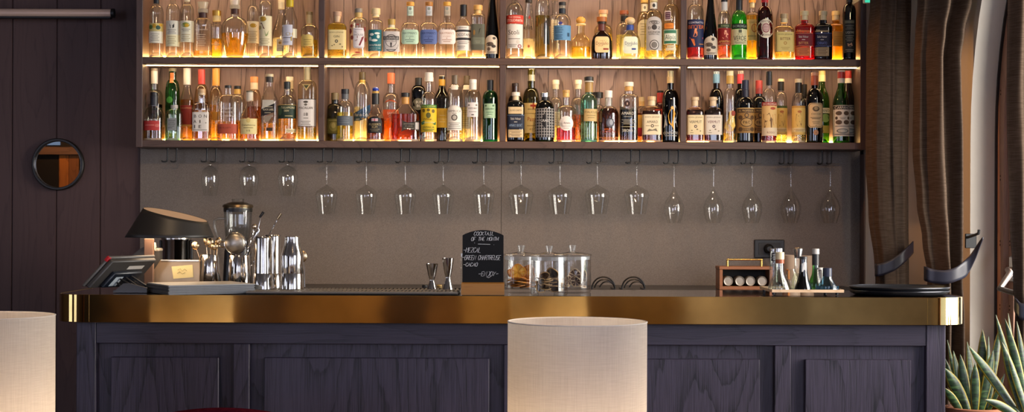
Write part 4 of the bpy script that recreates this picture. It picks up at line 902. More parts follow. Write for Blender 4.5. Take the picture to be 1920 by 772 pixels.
B(1179,154,17.5,184,176,6.8,CL,('#23100a',206),[(8.6,154,162,'#f4e8d0'),(7.6,162,170,'#dfae62')],[[('e',-4,195,5.4,6,'#3a2420'),('t',-4,195,4,'#d9b8a0','1',1.8)],[('p',[(-17.2,199),(0,206),(14,199),(14,252),(-17.2,252)],'#57503f'),('t',-3,213,5.4,'#e6dcc4','AMARO',23),('l',-10,6,219,1,2,'#a39a84'),('l',-14,10,225,4,2.6,'#a39a84'),('l',-14,10,238,1,2.6,'#c9b98a'),('t',-3,245,5,'#e6dcc4','SIBONA',20)]],'wide bottle with V-topped taupe label and pale wood stopper',n=3,dr=.75,**lo)
B(1203,182,11,210,200,5,CL,('#a8401c',212),[(5.2,182,190,'#e6cf9c'),(5,190,199,'#dcb878')],[[('r',-8,8,216,240,'#e0b25a'),('r',-8,8,240,256,'#b8283a')]],'small bottle with yellow and red label behind the taupe label',row=1,**lo)
B(1222,181,18.5,210,199,6.5,'#f0dcc0',('#3a1408',208),[(7.6,181,188,'#d9bb8c'),(6.6,188,198,'#e6cfa4')],[[('r',-18.2,18.2,215,253,'#e3d3ae'),('t',0,220,2.4,'#6a5838','EDEN JENNIE',27),('t',0,229,5,'#3a3026','AMARO',20),('e',0,236.5,3,3,'#4a4238'),('e',0,236.5,1.5,1.5,'#e3d3ae'),('l',-12,-4,236,1,2,'#8a7a58'),('l',4,12,236,1,2,'#8a7a58'),('p',[(-10,247),(-6,242),(0,244),(7,241),(10,247),(4,245),(-4,246)],'#7a705c')]],'flat dark amaro bottle with plain cream label, wooden stopper',n=4,dr=.7,**lo)
B(1238,170,12,212,192,5.6,'#8a2018',None,[(6,170,174,'#2a2a22'),(6.2,174,194,'#c9423a')],[[('r',-5.6,5.6,180,190,'#efe6d8')],[('r',-11.5,11.5,205,250,'#c04438')]],'red bottle with white neck tag, almost hidden',row=1,**lo)
B(1257,133,16,190,168,6,'#0f0d0c',None,[(5.8,133,144,'#efd9a2'),(6.2,144,156,'#dcbf85')],[[('p',[(-8,198),(0,203),(8,198),(12,212),(9,226),(12,238),(2,247),(-8,236),(-13,240),(-11,222),(-14,212)],'#b5b0a8'),('p',[(-2,206),(5,204),(8,214),(4,228),(6,246),(2,238),(-4,232),(-6,218)],'#d9a13a'),('e',2,203,3,3,'#e0b060'),('t',0,250,5,'#d9d2c6','CONTRATTO',27),('l',-11,11,255,1,2,'#b9b2a6')]],'black bottle with gold dancing figure on silver splash',**lo)
# ======================= lower shelf, fourth bay
def verm(cx,hw,tc,pc,desc): return B(cx,182,hw,212,201,6.2,'#e6c8b8',('#3c0610',206),[(7.3,182,188,'#d9bd94'),(6.2,188,199,'#e2c9a2')],[[('r',-hw+.4,hw-.4,216,253,pc),('t',0,220.5,2.4,'#6a5838','EDEN JENNIE',26),('t',0,229,5,tc,'VERMUT',23),('e',0,237.5,2.8,2.8,'#4a3440'),('e',0,237.5,1.3,1.3,pc),('e',-7,245,1.6,1,'#8a7a58'),('e',3,243,1.8,1,'#6a5838'),('e',9,246,1.4,1,'#8a7a58'),('l',-10,-4,249,1,1,'#8a7a58')]],desc,n=4,dr=.7,up=False)
verm(1303,16.5,'#3c302c','#e6d2a4','flat vermouth bottle with buff label, next to the left partition')
verm(1337,17,'#6a2c34','#e2d6c4','flat vermouth bottle with whiter floral label, second from left')
B(1343,134,14.3,196,166,5.8,'#130e10',None,[(5.6,134,139,'#cfe0ea'),(6.2,139,156,'#6f9cc0')],[],'dark bottle with pale blue capsule',row=1,**lo)
B(1368.5,133,13,192,166,5.8,CL,('#e6c23a',250),[(6.2,133,142,'#fbe9b0'),(6.6,142,157,'#e0b65a')],[[('p',[(-2,209),(4,208),(9,214),(6,222),(9,236),(4,246),(-4,248),(-11,240),(-9,230),(-4,224)],'#e0b44a'),('e',5,213,4,5,'#9a3f28'),('p',[(0,220),(7,222),(8,238),(2,240),(-4,232)],'#eccb6a')]],'clear bottle with yellow-gowned figure and gold capsule',**lo)
B(1388,133,13,194,166,5.8,'#15110c',None,[(5.6,133,139,'#f0dcc8'),(6.2,139,157,'#c9414a')],[],'dark bottle with red capsule between gold and navy ones',row=1,**lo)
PR=lambda w: [[('r',-w,w,203,250,'#a07840'),('r',-w,w,203,204,'#d9b878'),('r',-w+1,w-1,205,212,'#4a3420'),('t',0,208.5,3.6,'#d2ac6c','EL PROFESSOR',2*w-6),('e',0,217,4,4.5,'#4a3420'),('e',0,217,2.6,3,'#a07840'),('e',0,230,11,8.5,'#4a3420'),('e',0,230,9.8,7.2,'#b08a50'),('t',0,230,5,'#3a2818','P&C',13),('e',-11,221,3.4,4,'#5a4024'),('e',11,221,3.4,4,'#5a4024'),('e',-11,243,3.6,4,'#5a4024'),('e',11,243,3.6,4,'#5a4024'),('l',-8,8,242,2,3,'#4a3420')]]
B(1397.5,150,16.8,198,182,6,'#100d10',None,[(6.2,150,168,'#232840'),(6.6,168,186,'#1a1c30')],PR(16.4),'black vermouth bottle with navy wax neck and ornate tan label',**lo)
B(1423,151,14.5,196,180,6,'#100d0c',None,[(6.3,151,166,'#b8423a'),(6.4,166,176,'#9e3a34')],PR(14.2),'black vermouth bottle with red wax neck and ornate tan label',row=1,**lo)
B(1442,134,14.5,190,166,5.2,CL,('#9c1428',236),[(5.6,134,160,'#17181a')],[[('r',-14.2,14.2,192,199,'#9e2a24'),('t',0,195.6,4.2,'#efd9c4','BORDIGA',25),('r',-14.2,14.2,199,255,'#e2bd7c'),('e',5,204,5,2.6,'#b5502c'),('p',[(-12,214),(-6,216),(-2,212),(1,220),(4,224),(3,240),(1,240),(0,228),(-6,228),(-9,240),(-11,240),(-10,226),(-12,222)],'#7a5a38'),('p',[(4,216),(10,214),(12,232),(6,236)],'#c9863e'),('l',-10,10,242,1,2,'#b5603a'),('r',-14.2,14.2,240,255,'#e6d2b0'),('t',1,249,3.6,'#8a4434','ROSSO',14)]],'vermouth bottle with red band and camel picture, black capsule',**lo)
CA=lambda w,c: [[('r',-w,w,199,203,c),('r',-w,w,203,253,'#e0bc68'),('p',[(-6,214),(-2,218),(2,212),(5,226),(3,238),(0,228),(-4,238),(-7,226)],'#8a6434'),('e',0,210,4,2.4,'#b5703a'),('r',-w,w,240,248,'#e6d09a'),('l',-w+3,w-3,243,2,2.6,'#8a6a3a')]]
B(1464,148,12,192,172,5,CL,('#e6cf7a',240),[(6.2,148,153,'#f4e0b4'),(5.6,153,170,'#22201c')],CA(11.7,'#4a5a2a'),'slim clear bottle with yellow camel label, right of red band',row=1,**lo)
B(1497,148,13,196,175,5,CL,('#e8d28a',252),[(6.4,148,155,'#f4e0b4'),(5.8,155,174,'#1f1d1a')],CA(12.7,'#c99a4a'),'slim clear bottle with tan camel label, standing alone in front',**lo)
B(1508,158,11,205,184,4.6,'#3a2f10',('#a87a24',230),[(4.8,158,182,'#1f1b14')],[],'olive-brown bottle half hidden by the lone camel label',row=1,**lo)
B(1527,136,16,192,166,5.6,'#2a2e10',None,[(6.3,136,142,'#e0a07c'),(6.5,142,160,'#b85a38')],[[('rr',-13.6,13.6,194,240,'#d9c091'),('rr',-12.8,12.8,195.4,238.6,'#5a4a30'),('rr',-12.3,12.3,196.2,237.8,'#d9c091'),('e',0,205,6.5,5,'#5a4c38'),('e',0,204,3.6,3.4,'#a8946a'),('t',0,214.5,3.4,'#2c241a','COCCHI',17),('l',-10,10,221,2,2.4,'#5a4c38'),('l',-7,7,229,2,3,'#8a7a58'),('e',0,236,1,.6,'#5a4c38')],[('e',0,249,5,5.2,'#a87a5a'),('e',0,249,3.6,3.8,'#c29a76'),('t',0,249,4,'#7a5038','1',1.4)]],'dark green vermouth bottle with framed tan label and copper capsule',**lo)
B(1541,133,14.5,190,156,5.6,'#4a9a22',None,[(6.2,133,141,'#f0d48a'),(6.4,141,153,'#f2e4b0')],[[('r',-14,14,203,213,'#dcd6b0'),('t',3,208,5,'#3a3c24','PANO',18)],[('e',4,222,9,8,'#8fae5c'),('r',-6,12,236,250,'#c9b24a'),('e',-4,246,4,4,'#7a3024')]],'bright green vermouth bottle with white and gold capsule',row=1,sp='o',**lo)
CP=lambda w: [[('r',-w,w,198,256,'#dcd6c6'),('r',-w,w,199,206,'#2a2822'),('t',0,202.6,5,'#dcd6c6','CARPANO',2*w-3),('e',-7,213,5.4,4,'#5a4a3a'),('e',7,213,5.4,4,'#5a4a3a'),('e',-11,222,2,3,'#4a3e30'),('e',11,222,2,3,'#4a3e30'),('e',-7,230,5.6,4.2,'#5a4a3a'),('e',7,230,5.6,4.2,'#5a4a3a'),('l',-6,6,221,2,2.4,'#8a8474'),('l',-w+2,w-2,237,1,2,'#5a564a'),('e',0,246,11,4.4,'#6a6e6a'),('e',0,246,9,3,'#c2c4ba'),('l',-w+1,w-1,252,1,2,'#2a2822')]]
B(1577,132,15.5,194,157,6,'#3c8a28',None,[(6.6,132,135,'#f0d8c0'),(6.8,135,147,'#b8322c'),(6.6,147,156,'#dcd6c6')],CP(15.2),'green vermouth bottle with red capsule and black-on-white label',sp='o',**lo)
B(1590,133,13.5,194,157,5.8,'#2a120c',None,[(6.4,133,147,'#b0302a'),(6.4,147,156,'#dcd6c6')],CP(13.2),'dark brown vermouth bottle with red capsule beside the green one',row=1,sp='o',**lo)
# ---------------------------------------------------------------- do any two bottles touch?
for i in range(len(FOOT)):
    for j in range(i+1,len(FOOT)):
        a,b=FOOT[i],FOOT[j]
        if a[6]!=b[6] or abs(a[0]-b[0])>a[2]+b[2]: continue
        hit=False
        for t in range(48):
            th=2*PI*t/48; c,s_=math.cos(th),math.sin(th); n=a[5]
            q=(abs(c)**n+abs(s_)**n)**(-1/n)
            xx,yy=a[0]+a[2]*c*q-b[0],a[1]+a[3]*s_*q-b[1]
            if (abs(xx)/b[2])**b[5]+(abs(yy)/b[3])**b[5]<1: hit=True
        if hit: print('TOUCH',a[4],b[4],'up' if a[6] else 'low', 'dx %.3f dy %.3f'%(abs(a[0]-b[0])-a[2]-b[2],abs(a[1]-b[1])-a[3]-b[3]))
print('BOTTLES',NB[0])
# ---------------------------------------------------------------- curtains
def interp(rows,y,i):
    for a,b in zip(rows,rows[1:]):
        if a[0]<=y<=b[0]:
            t=(y-a[0])/(b[0]-a[0]); t=t*t*(3-2*t); return a[i]+(b[i]-a[i])*t
    return rows[-1][i] if y>rows[-1][0] else rows[0][i]
def cat(pts,f):
    n=len(pts); x=f*(n-1); i=min(n-2,int(x)); t=x-i
    p=[pts[max(0,i-1)],pts[i],pts[i+1],pts[min(n-1,i+2)]]
    return [.5*(2*p[1][k]+(p[2][k]-p[0][k])*t+(2*p[0][k]-5*p[1][k]+4*p[2][k]-p[3][k])*t*t+(3*p[1][k]-p[0][k]-3*p[2][k]+p[3][k])*t**3) for k in range(len(pts[0]))]
def curtain(d,rows,fold,label,tie=None):
    ytop,ybot=rows[0][0],rows[-1][0]
    CM=cloth('#3f342b','#50433a',420)
    mid=(rows[0][1]+rows[0][2])/2
    root=thing('curtain',(X(mid,d),d,Z(ybot,d,mid)),label,'curtain','tied-back curtains')
    mb=MB(); nv=80; nu=120
    def fn(u,v):
        y=ytop+(ybot-ytop)*v
        xl=interp(rows,y,1); xr=interp(rows,y,2); tight=interp(rows,y,3)
        uu=min(1,max(0,u+.03*math.sin(y/130.0+1)*math.sin(PI*u)))
        q=P(xl+(xr-xl)*u,y,d)
        return (q.x,d+interp(fold,uu,1)*(1-.35*tight)+.003*math.sin(u*23+y/90.0),q.z)
    mb.grid(fn,nu,nv)
    o=obj('drape',mb,CM,root,60)
    sm=o.modifiers.new('thickness','SOLIDIFY'); sm.thickness=.003; sm.offset=0
    if tie:
        lm=plain('#1d1c29',.4,0,.05,.5)
        m=MB()
        def tf(u,v):
            a=cat(tie,u); return P(a[0],a[1]+(a[2]-a[1])*v,a[3])
        m.grid(tf,48,5)
        ob=obj('tieback',m,lm,root,60)
        sm=ob.modifiers.new('thickness','SOLIDIFY'); sm.thickness=.005; sm.offset=0
    return root
def curtains():
    curtain(6.98,[(-60,1641,1722,0),(0,1637,1719,0),(100,1630,1716,.1),(300,1628,1712,.4),(400,1632,1711,.8),(500,1643,1711,1),(520,1645,1711,1),(640,1640,1716,.5),(938,1636,1722,.2)],
        [(0,.06),(.08,.02),(.16,-.035),(.24,-.03),(.5,.02),(.57,.012),(.64,.045),(.8,.05),(1,.1)],
        'dark brown curtain tied back beside the right end of the shelf',
        [(1641,494,517,6.99),(1643,494,518,6.905),(1652,493,517,6.89),(1666,488,512,6.885),(1680,480,505,6.885),(1698,466,490,6.9),(1712,452,474,6.97)])
    curtain(6.62,[(-60,1731,1838,0),(0,1728,1829,0),(60,1724,1814,.05),(110,1721,1807,.1),(280,1718,1811,.4),(380,1724,1811,.8),(450,1734,1810,1),(520,1744,1808,1),(600,1742,1812,.6),(990,1730,1822,.2)],
        [(0,.07),(.1,.02),(.17,.03),(.45,-.07),(.62,.025),(.86,-.055),(.93,.0),(1,.06)],
        'wide brown curtain with navy tieback behind the bar end',
        [(1733,499,524,6.62),(1736,500,527,6.53),(1752,505,531,6.51),(1775,506,532,6.49),(1795,499,526,6.49),(1812,485,517,6.51),(1826,468,492,6.5),(1836,453,466,6.48),(1843,444,448,6.46)])
    curtain(5.9,[(-80,1896,1990,0),(0,1894,1985,0),(200,1892,1975,.2),(400,1896,1965,.6),(540,1903,1955,1),(580,1907,1950,1),(650,1905,1955,.7),(1050,1896,1985,.1)],
        [(0,.03),(.25,-.02),(.45,.03),(.75,-.02),(1,.05)],
        'dark curtain in front of the arched window, cut by the frame',
        [(1902,558,580,5.9),(1905,560,588,5.86),(1915,568,600,5.84),(1930,566,596,5.84),(1950,545,570,5.88),(1985,520,545,5.97)])
    # black hook of the wide curtain's tieback
    c=P(1830,450,6.68)
    h=thing('tieback_hook',(XR-.03,6.66,c.z),'black metal tieback hook on the white wall','hook')
    q=P(1821,440,6.66); 
    obj('plate',MB().box((XR-.048,6.655,Z(465,6.66,1825)),(XR-.0005,6.668,Z(438,6.66,1825)),0,.002),BLACK,h,30)
    obj('arm',MB().tube([(XR-.04,6.654,c.z+.012),(XR-.04,6.58,c.z+.02),(XR-.03,6.53,c.z+.03),(XR-.03,6.525,c.z+.045)],.006,8),BLACK,h)
curtains()
# ---------------------------------------------------------------- snake plants
def leaf(par,tip,base,w,bend=0.0,twist=0.0,dl=0.0,mats=None):
    # tip/base: (px,py,depth)
    a=P(*base); b=P(*tip); L=(b-a).length; k=base[2]/F
    mb=MB(); nv=18; nu=8
    side=Vector((1,0,0)); up=(b-a).normalized()
    side=(side-up*side.dot(up)).normalized(); nrm=up.cross(side).normalized()
    ca,sa=math.cos(twist),math.sin(twist)
    s2=side*ca+nrm*sa; n2=nrm*ca-side*sa
    vs=[];fs=[];ms=[]
    for j in range(nv+1):
        t=j/nv
        ww=w*k/2*(.55+.9*t*(1-t)*2.0 if t<.55 else (.55+.9*.55*.45*2)*max(0,1-((t-.55)/.45)**2.0))
        c=a+(b-a)*t+n2*(bend*L*4*t*(1-t))+side*(.5*bend*L*math.sin(PI*t))
        for i in range(nu+1):
            u=2*i/nu-1
            vs.append(c+s2*(ww*u)+n2*(-.35*ww*(1-u*u)) +n2*(.03*ww*math.sin(9*t*PI)*u))
    for j in range(nv):
        for i in range(nu):
            fs.append((j*(nu+1)+i,j*(nu+1)+i+1,(j+1)*(nu+1)+i+1,(j+1)*(nu+1)+i)); ms.append(1 if i in (0,nu-1) else 0)
    b0=len(mb.v); mb.v.extend(vs); mb.f.extend(fs); mb.m.extend(ms)
    o=obj('leaf',mb,mats,par,60)
    sm=o.modifiers.new('thickness','SOLIDIFY'); sm.thickness=.003; sm.offset=0
    return o
def plants():
    t=NT('snake_leaf'); v=t.coords((12,12,60)); n=t.noise(v,1.5,4,.6)
    col=t.ramp(n,[(.36,'#0e1a12'),(.52,'#223a22'),(.68,'#466238')]); p=t.prin(Roughness=.4); t.l(col,p.inputs['Base Color']); t.surf(p.outputs[0])
    G=t.m; Y=plain('#8d7c22',.45); ms=[G,Y]
    terra=plain('#a5684a',.7,0,.15); soil=plain('#2a211b',.95,0,.2)
    d=5.98; c=P(1829,762,d); Rr=.118
    pl=thing('potted_snake_plant',(c.x,d,0),'yellow-edged snake plant in terracotta pot beside the bar','plant','snake plants by the window')
    z=c.z
    obj('pot',MB().lathe([(.085,0),(.09,.004),(Rr-.012,z-.06),(Rr-.01,z-.055),(Rr,z-.05),(Rr,z-.002),(Rr-.004,z),(Rr-.014,z),(Rr-.016,z-.03)],(c.x,d,0),seg=40,caps=(True,False)),terra,pl,40)
    obj('soil',MB().lathe([(Rr-.0165,z-.05),(Rr-.0165,z-.02)],(c.x,d,0),seg=30),soil,pl)
    L=[((1776,637,6.05),(1802,772,6.03),8,.03,.2),((1787,657,6.0),(1806,772,5.99),15,.02,.3),((1800,664,6.0),(1818,772,5.98),18,-.02,-.2),((1772,690,5.93),(1815,772,5.95),24,.04,.1),((1772,672,6.02),(1800,772,6.03),14,.04,.3),((1771,727,5.9),(1802,772,5.93),15,.02,.0),
       ((1828,680,5.9),(1828,774,5.92),18,.0,.0),((1813,640,6.05),(1826,772,6.02),15,-.02,.4),((1842,617,6.08),(1841,772,6.04),20,.0,-.2),((1862,655,5.94),(1838,774,5.95),20,-.03,.2),((1876,607,6.04),(1848,772,6.0),17,-.03,.2),((1883,700,5.95),(1852,772,5.97),11,-.06,.3),((1853,630,6.06),(1850,772,6.05),12,.0,.5),((1870,660,6.07),(1846,772,6.06),12,-.03,-.4)]
    for a,b,w,bd,tw in L: leaf(pl,a,b,w,bd,tw,mats=ms)
    d=5.55; c=P(1932,778,d); z=c.z; Rr=.112
    q=thing('potted_snake_plant',(c.x,d,0),'taller snake plant at the right edge, leaves half behind the curtain','plant','snake plants by the window')
    obj('pot',MB().lathe([(.085,0),(.09,.004),(Rr-.012,z-.06),(Rr-.01,z-.055),(Rr,z-.05),(Rr,z-.002),(Rr-.004,z),(Rr-.014,z),(Rr-.016,z-.03)],(c.x,d,0),seg=40,caps=(True,False)),terra,q,40)
    obj('soil',MB().lathe([(Rr-.0165,z-.05),(Rr-.0165,z-.02)],(c.x,d,0),seg=30),soil,q)
    L=[((1816,648,5.5),(1918,790,5.5),20,.16,.3),((1867,590,5.6),(1918,790,5.57),15,.05,.2),((1890,587,5.62),(1915,790,5.6),13,.02,.5),((1884,597,5.58),(1928,790,5.56),17,.03,-.2),((1878,640,5.52),(1922,790,5.52),20,.03,.1),((1889,664,5.5),(1930,790,5.5),14,.04,.3),((1846,749,5.4),(1922,792,5.46),16,.14,.6),((1906,602,5.6),(1935,790,5.58),14,.0,.2),((1930,600,5.6),(1940,790,5.58),18,.0,.2)]
    for a,b,w,bd,tw in L: leaf(q,a,b,w,bd,tw,mats=ms)
plants()
# ---------------------------------------------------------------- drum floor lamps and the red chair
def lamps():
    t=NT('linen_shade')
    v=t.coords((1,1,1)); a=t.noise(t.coords((20,20,900)),1.0,2); b=t.noise(t.coords((500,500,12)),1.0,2)
    w=t.math('MULTIPLY',t.math('ADD',a,b),.5)
    col=t.mixc(t.ramp(w,[(.35,'#000'),(.65,'#fff')]),lin('#bfb3a6'),lin('#d0c5b8'))
    df=t.n('ShaderNodeBsdfDiffuse'); tl=t.n('ShaderNodeBsdfTranslucent'); t.l(col,df.inputs[0]); t.l(col,tl.inputs[0])
    mx=t.n('ShaderNodeMixShader'); mx.inputs[0].default_value=.3; t.l(df.outputs[0],mx.inputs[1]); t.l(tl.outputs[0],mx.inputs[2]); t.surf(mx.outputs[0])
    d=4.2; cx=(951+1214)/2; Rr=131.5*d/F; zt=Z(602.5,d,cx); x=X(cx,d,600)
    H=.44
    la=thing('floor_lamp',(x,d,0),'floor lamp with cream linen drum shade in front of the bar centre','lamp','drum-shade floor lamps')
    m=MB(); m.lathe([(Rr-.0015,zt-H+H*i/6) for i in range(7)],(x,d,0),seg=96,caps=(False,False))
    sh=obj('lamp_shade',m,t.m,la,30)
    m=MB(); k=48
    for z in (zt,zt-H): m.tube([(x+(Rr-.0015)*math.cos(2*PI*i/k),d+(Rr-.0015)*math.sin(2*PI*i/k),z) for i in range(k)],.0017,6,closed=True)
    obj('rim',m,plain('#e2d6c6',.7),sh)
    obj('bulb',MB().lathe([(.012,zt-.39),(.014,zt-.36),(.03,zt-.325),(.032,zt-.305),(.02,zt-.28),(.004,zt-.272)],(x,d,0),seg=20),emit('#ffe0ba',LBULB),la,60)
    m=MB()
    for i in range(3):
        th=2*PI*i/3; m.tube([(x+.015*math.cos(th),d+.015*math.sin(th),zt-.40),(x+(Rr-.004)*math.cos(th),d+(Rr-.004)*math.sin(th),zt-.42)],.003,6)
    obj('shade_holder',m,BLACK,la)
    obj('stem',MB().cyl((x,d,.02),(x,d,zt-.39),.012,seg=16),metal('#6a543a',.35),la)
    obj('base',MB().lathe([(.14,0),(.14,.012),(.13,.02),(.02,.026)],(x,d,0),seg=40),metal('#6a543a',.35),la)
    d2=4.45; x2=X(100,d2,592)-Rr
    dup(la,(x2-x,d2-d,Z(591.5,d2,90)-zt),'floor lamp with cream linen drum shade cut by the left edge')
    RL=[]
lamps()
def chair():
    d=4.6
    xa,xb=X(345,d,770),X(476,d,770); zt=Z(769,d,410)
    c=thing('chair',((xa+xb)/2,d-.25,0),'dark red upholstered chair whose backrest top shows at the bottom edge','chair')
    vel=cloth('#43101a','#551620',900)
    xm=(xa+xb)/2; w=.24
    def back(u,v):
        a=(u-.5)*2; 
        top=zt-.012*abs(a)**2.5-.1*max(0,abs(a)-.8)**1.5
        return None
    m=MB()
    pts=[]
    n=18
    outer=[]
    for i in range(n+1):
        a=-1+2*i/n; outer.append((xm+w*a,zt-.034*a*a-.2*max(0,abs(a)-.72)**1.6))
    poly=[(x,d+.0,z) for x,z in outer]+[(xm+w*.9,d,.46),(xm-w*.9,d,.46)]
    m.prism(poly,(0,.07,0)); obj('backrest',m,vel,c,50,fix=True)
    obj('seat',MB().box((xm-.25,d-.46,.40),(xm+.25,d-.002,.47),0,.02),vel,c,40)
    for sx in (-1,1):
        for yy in (d-.42,d-.03): obj('leg',MB().cyl((xm+sx*.21,yy,0),(xm+sx*.20,yy,.399),.013,.018,12),wood('#3d2c26','#231814','z',6,3),c)
chair()
# ---------------------------------------------------------------- things standing on the bar
def dep(y,px=960):   # depth of a point of the bar top seen at height y
    x_,yy=lvl(px,y); return (ZC-ZCT)*F/(yy-HY)
ZB=ZCT+.0003
def table_lamp():
    d=6.1; dk=plain('#2b2927',.45,.2); k=d/F
    x=X(279.5,d,490)
    t=thing('table_lamp',(x,d,ZB),'charcoal table lamp with slanted cone shade on the bar','lamp')
    obj('post',MB().box((x-8.4*k,d-.012,ZB+.012),(x+8.4*k,d+.012,Z(447,d,280)),0,.002),plain('#80604b',.45,.1),t,30)
    obj('base',MB().lathe([(.046,ZB),(.046,ZB+.009),(.043,ZB+.0119)],(x,d,0),seg=40),dk,t)
    # cone cut by a sloping plane
    cx=X(318,d,445); zb=Z(444.5,d,318); rb=82*k; seg=64
    rows=[]
    za,zc=Z(388.5,d,270),Z(415.5,d,388)
    xa,xc=X(270,d,388),X(388,d,415)
    # ring of the top: ellipse leaning to the right and a little to the viewer
    top=[];bot=[]
    for i in range(seg):
        th=2*PI*i/seg
        bot.append(Vector((cx+rb*math.cos(th),d+rb*math.sin(th),zb)))
        xt=(xa+xc)/2+(xc-xa)/2*math.cos(th); s=math.sin(th)
        z=(za+zc)/2+(zc-za)/2*math.cos(th)+.007*s
        top.append(Vector((xt,d+.118*s,z)))
    m=MB(); n=6
    vs=[bot[i].lerp(top[i],j/n) for j in range(n+1) for i in range(seg)]
    fs=[(j*seg+i,j*seg+(i+1)%seg,(j+1)*seg+(i+1)%seg,(j+1)*seg+i) for j in range(n) for i in range(seg)]
    m.add(vs,fs); o=obj('lamp_shade',m,dk,t,40)
    s=o.modifiers.new('thickness','SOLIDIFY'); s.thickness=.0015; s.offset=-1
    c=sum(top,Vector())/seg
    ins=[q.lerp(c,.015)-Vector((0,0,.001)) for q in top]
    m=MB().add(ins+[c-Vector((0,0,.001))],[(i,(i+1)%seg,seg) for i in range(seg)]); obj('diffuser',m,plain('#bfa084',.6),t,0)
    obj('bottom_plate',MB().lathe([(rb*.93,zb+.004),(rb*.93,zb+.008)],(cx,d,0),seg=48),plain('#0f0f12',.6),t)
    return Vector((cx,d,zb-.004))
LAMPC=table_lamp()
def terminal():
    d=5.93
    A=P(155,538,5.8)       # low front corner of the slab
    t=thing('payment_terminal',(P(215,545,5.93).x,5.93,ZB),'black touch-screen till seen from behind at left bar end','till')
    u=Vector((.098,.012,.112)); lu=u.length; u=u/lu          # up the slope
    v=Vector((.122,.225,.0)); lv=v.length; v=v/lv          # along the top edge, away from us
    n=u.cross(v).normalized()                              # towards screen or back
    if n.x>0: n=-n                                         # screen side, left
    A.z=max(A.z,ZB+.016)
    def slab(u0,u1,v0,v1,n0,n1,mat,name,bev=.004,par=t):
        m=MB().box((u0,v0,n0),(u1,v1,n1),0,bev)
        M=Matrix(((u.x,v.x,n.x,A.x),(u.y,v.y,n.y,A.y),(u.z,v.z,n.z,A.z),(0,0,0,1)))
        m.xf(M); return obj(name,m,mat,par,35,fix=True)
    slab(0,lu,0,lv,-.001,.011,plain('#56524e',.4),'screen_bezel')
    slab(.008,lu-.006,.006,lv-.006,-.020,-.0012,plain('#3b3836',.45),'back_housing')
    slab(.012,lu-.012,.012,lv-.012,.0112,.0116,plain('#08080a',.1),'screen_glass',0)
    slab(.02,.095,.05,lv-.05,-.036,-.0202,plain('#151c26',.35),'port_box')
    slab(.03,.075,.075,.085+.03,-.0366,-.0361,plain('#b9c3c9',.6),'sticker',0)
    slab(.1,.117,.12,.205,-.0206,-.0201,plain('#c9c2b8',.6),'type_label',0)
    slab(lu-.022,lu-.002,-.0006,.012,-.0015,.0118,plain('#b5202a',.4),'red_corner',.001)
    m=MB()
    for i in range(6):
        q=A+u*(.05+.006*i)+v*(.1+.025*(i%3))-n*.04
        e=P(225+9*i,548-(i%2)*1,5.86+.03*(i%3)); e.z=ZB+.008
        mid=(q+e)/2+Vector((.02+.01*(i%2),.0,-.01))
        m.tube([q,mid,e],.004,8)
    obj('cable',m,BLACK,t)
    b0=P(212,546,5.84)
    m=MB(); m.prism([(b0.x+.0,5.83,ZB),(b0.x+.13,5.83,ZB),(b0.x+.13,5.83,ZB+.018),(b0.x+.06,5.83,ZB+.036),(b0.x+.04,5.83,ZB+.034)],(0,.012,0))
    m.prism([(b0.x+.0,5.96,ZB),(b0.x+.13,5.96,ZB),(b0.x+.13,5.96,ZB+.018),(b0.x+.06,5.96,ZB+.036),(b0.x+.04,5.96,ZB+.034)],(0,.012,0))
    m.box((b0.x,5.842,ZB),(b0.x+.13,5.96,ZB+.008))
    obj('stand',m,plain('#45413e',.4),t,30,fix=True)
    # receipt printer behind the lamp post
    d=6.212; a=P(252,460,d); b=P(301,494,d)
    p=thing('receipt_printer',((a.x+b.x)/2,d,ZB),'grey receipt printer with paper roll half behind the lamp post','printer')
    m=MB(); xs0,xs1=a.x,b.x; z1=b.z
    prof=[(xs0,ZB),(xs1,ZB),(xs1,Z(468,d,300)),(xs1-.012,Z(464,d,300)),(xs0+.065,Z(458,d,300)),(xs0+.03,Z(466,d,260)),(xs0,Z(478,d,260))]
    m.prism([(x,d-.034,z) for x,z in prof],(0,.068,0)); obj('casing',m,plain('#45423f',.5),p,30,fix=True)
    obj('cover',MB().box((X(284,d,465),d-.036,Z(471,d,300)),(xs1+.002,d+.034,Z(465,d,300)),0,.003),plain('#a89f92',.5),p,30)
    obj('paper_roll',MB().cyl((X(276,d,463),d-.035,Z(462,d,285)),(X(295,d,463),d-.035,Z(462,d,285)),.017,seg=24),plain('#e0d6c6',.7),p)
terminal()
def menus():
    f=P(315,553.2,dep(553.2,315)); th=math.radians(29)
    r=Vector((math.cos(th),math.sin(th),0)); l=Vector((-math.sin(th),math.cos(th),0))
    H=.036; n=9; h=H/n
    covers=('#5a5754','#514e4c','#615e5a')
    for i in range(n):
        j=R.uniform(-.003,.003) if i<n-1 else 0; j2=R.uniform(-.003,.003); a=R.uniform(-.008,.008)
        o=Vector((f.x,f.y,ZB+i*h+.0003*i*0))+r*(j+.003)+l*(j2+.003)
        m=MB(); m.box((0,0,0),(.33,.285,h-.0004),0,.0004)
        M=Matrix(((r.x,l.x,0,o.x),(r.y,l.y,0,o.y),(0,0,1,o.z),(0,0,0,1)))@Matrix.Rotation(a,4,'Z')
        m.xf(M)
        ordn=('lowest','second lowest','third from the bottom','fourth from the bottom','middle','fourth from the top','third from the top','second from the top','topmost')[i]
        ms=[plain(covers[i%3],.5)]
        b=thing('menu_booklet',tuple(o),'%s grey menu booklet in the stack under the table lamp'%ordn,'menu','stacked menu booklets')
        obj('cover',m,plain(covers[i%3],.5) if i<n-1 else plain('#b5b0a8',.45),b,0)
        pg=MB().box((.004,-.0004,.0007),(.334-.003,.281,h-.0011)); 
        pg=MB().box((.003,-.0006,.0008),(.3306,.28,h-.0012)); pg.xf(M); obj('pages',pg,plain('#94979c',.7),b,0)
menus()
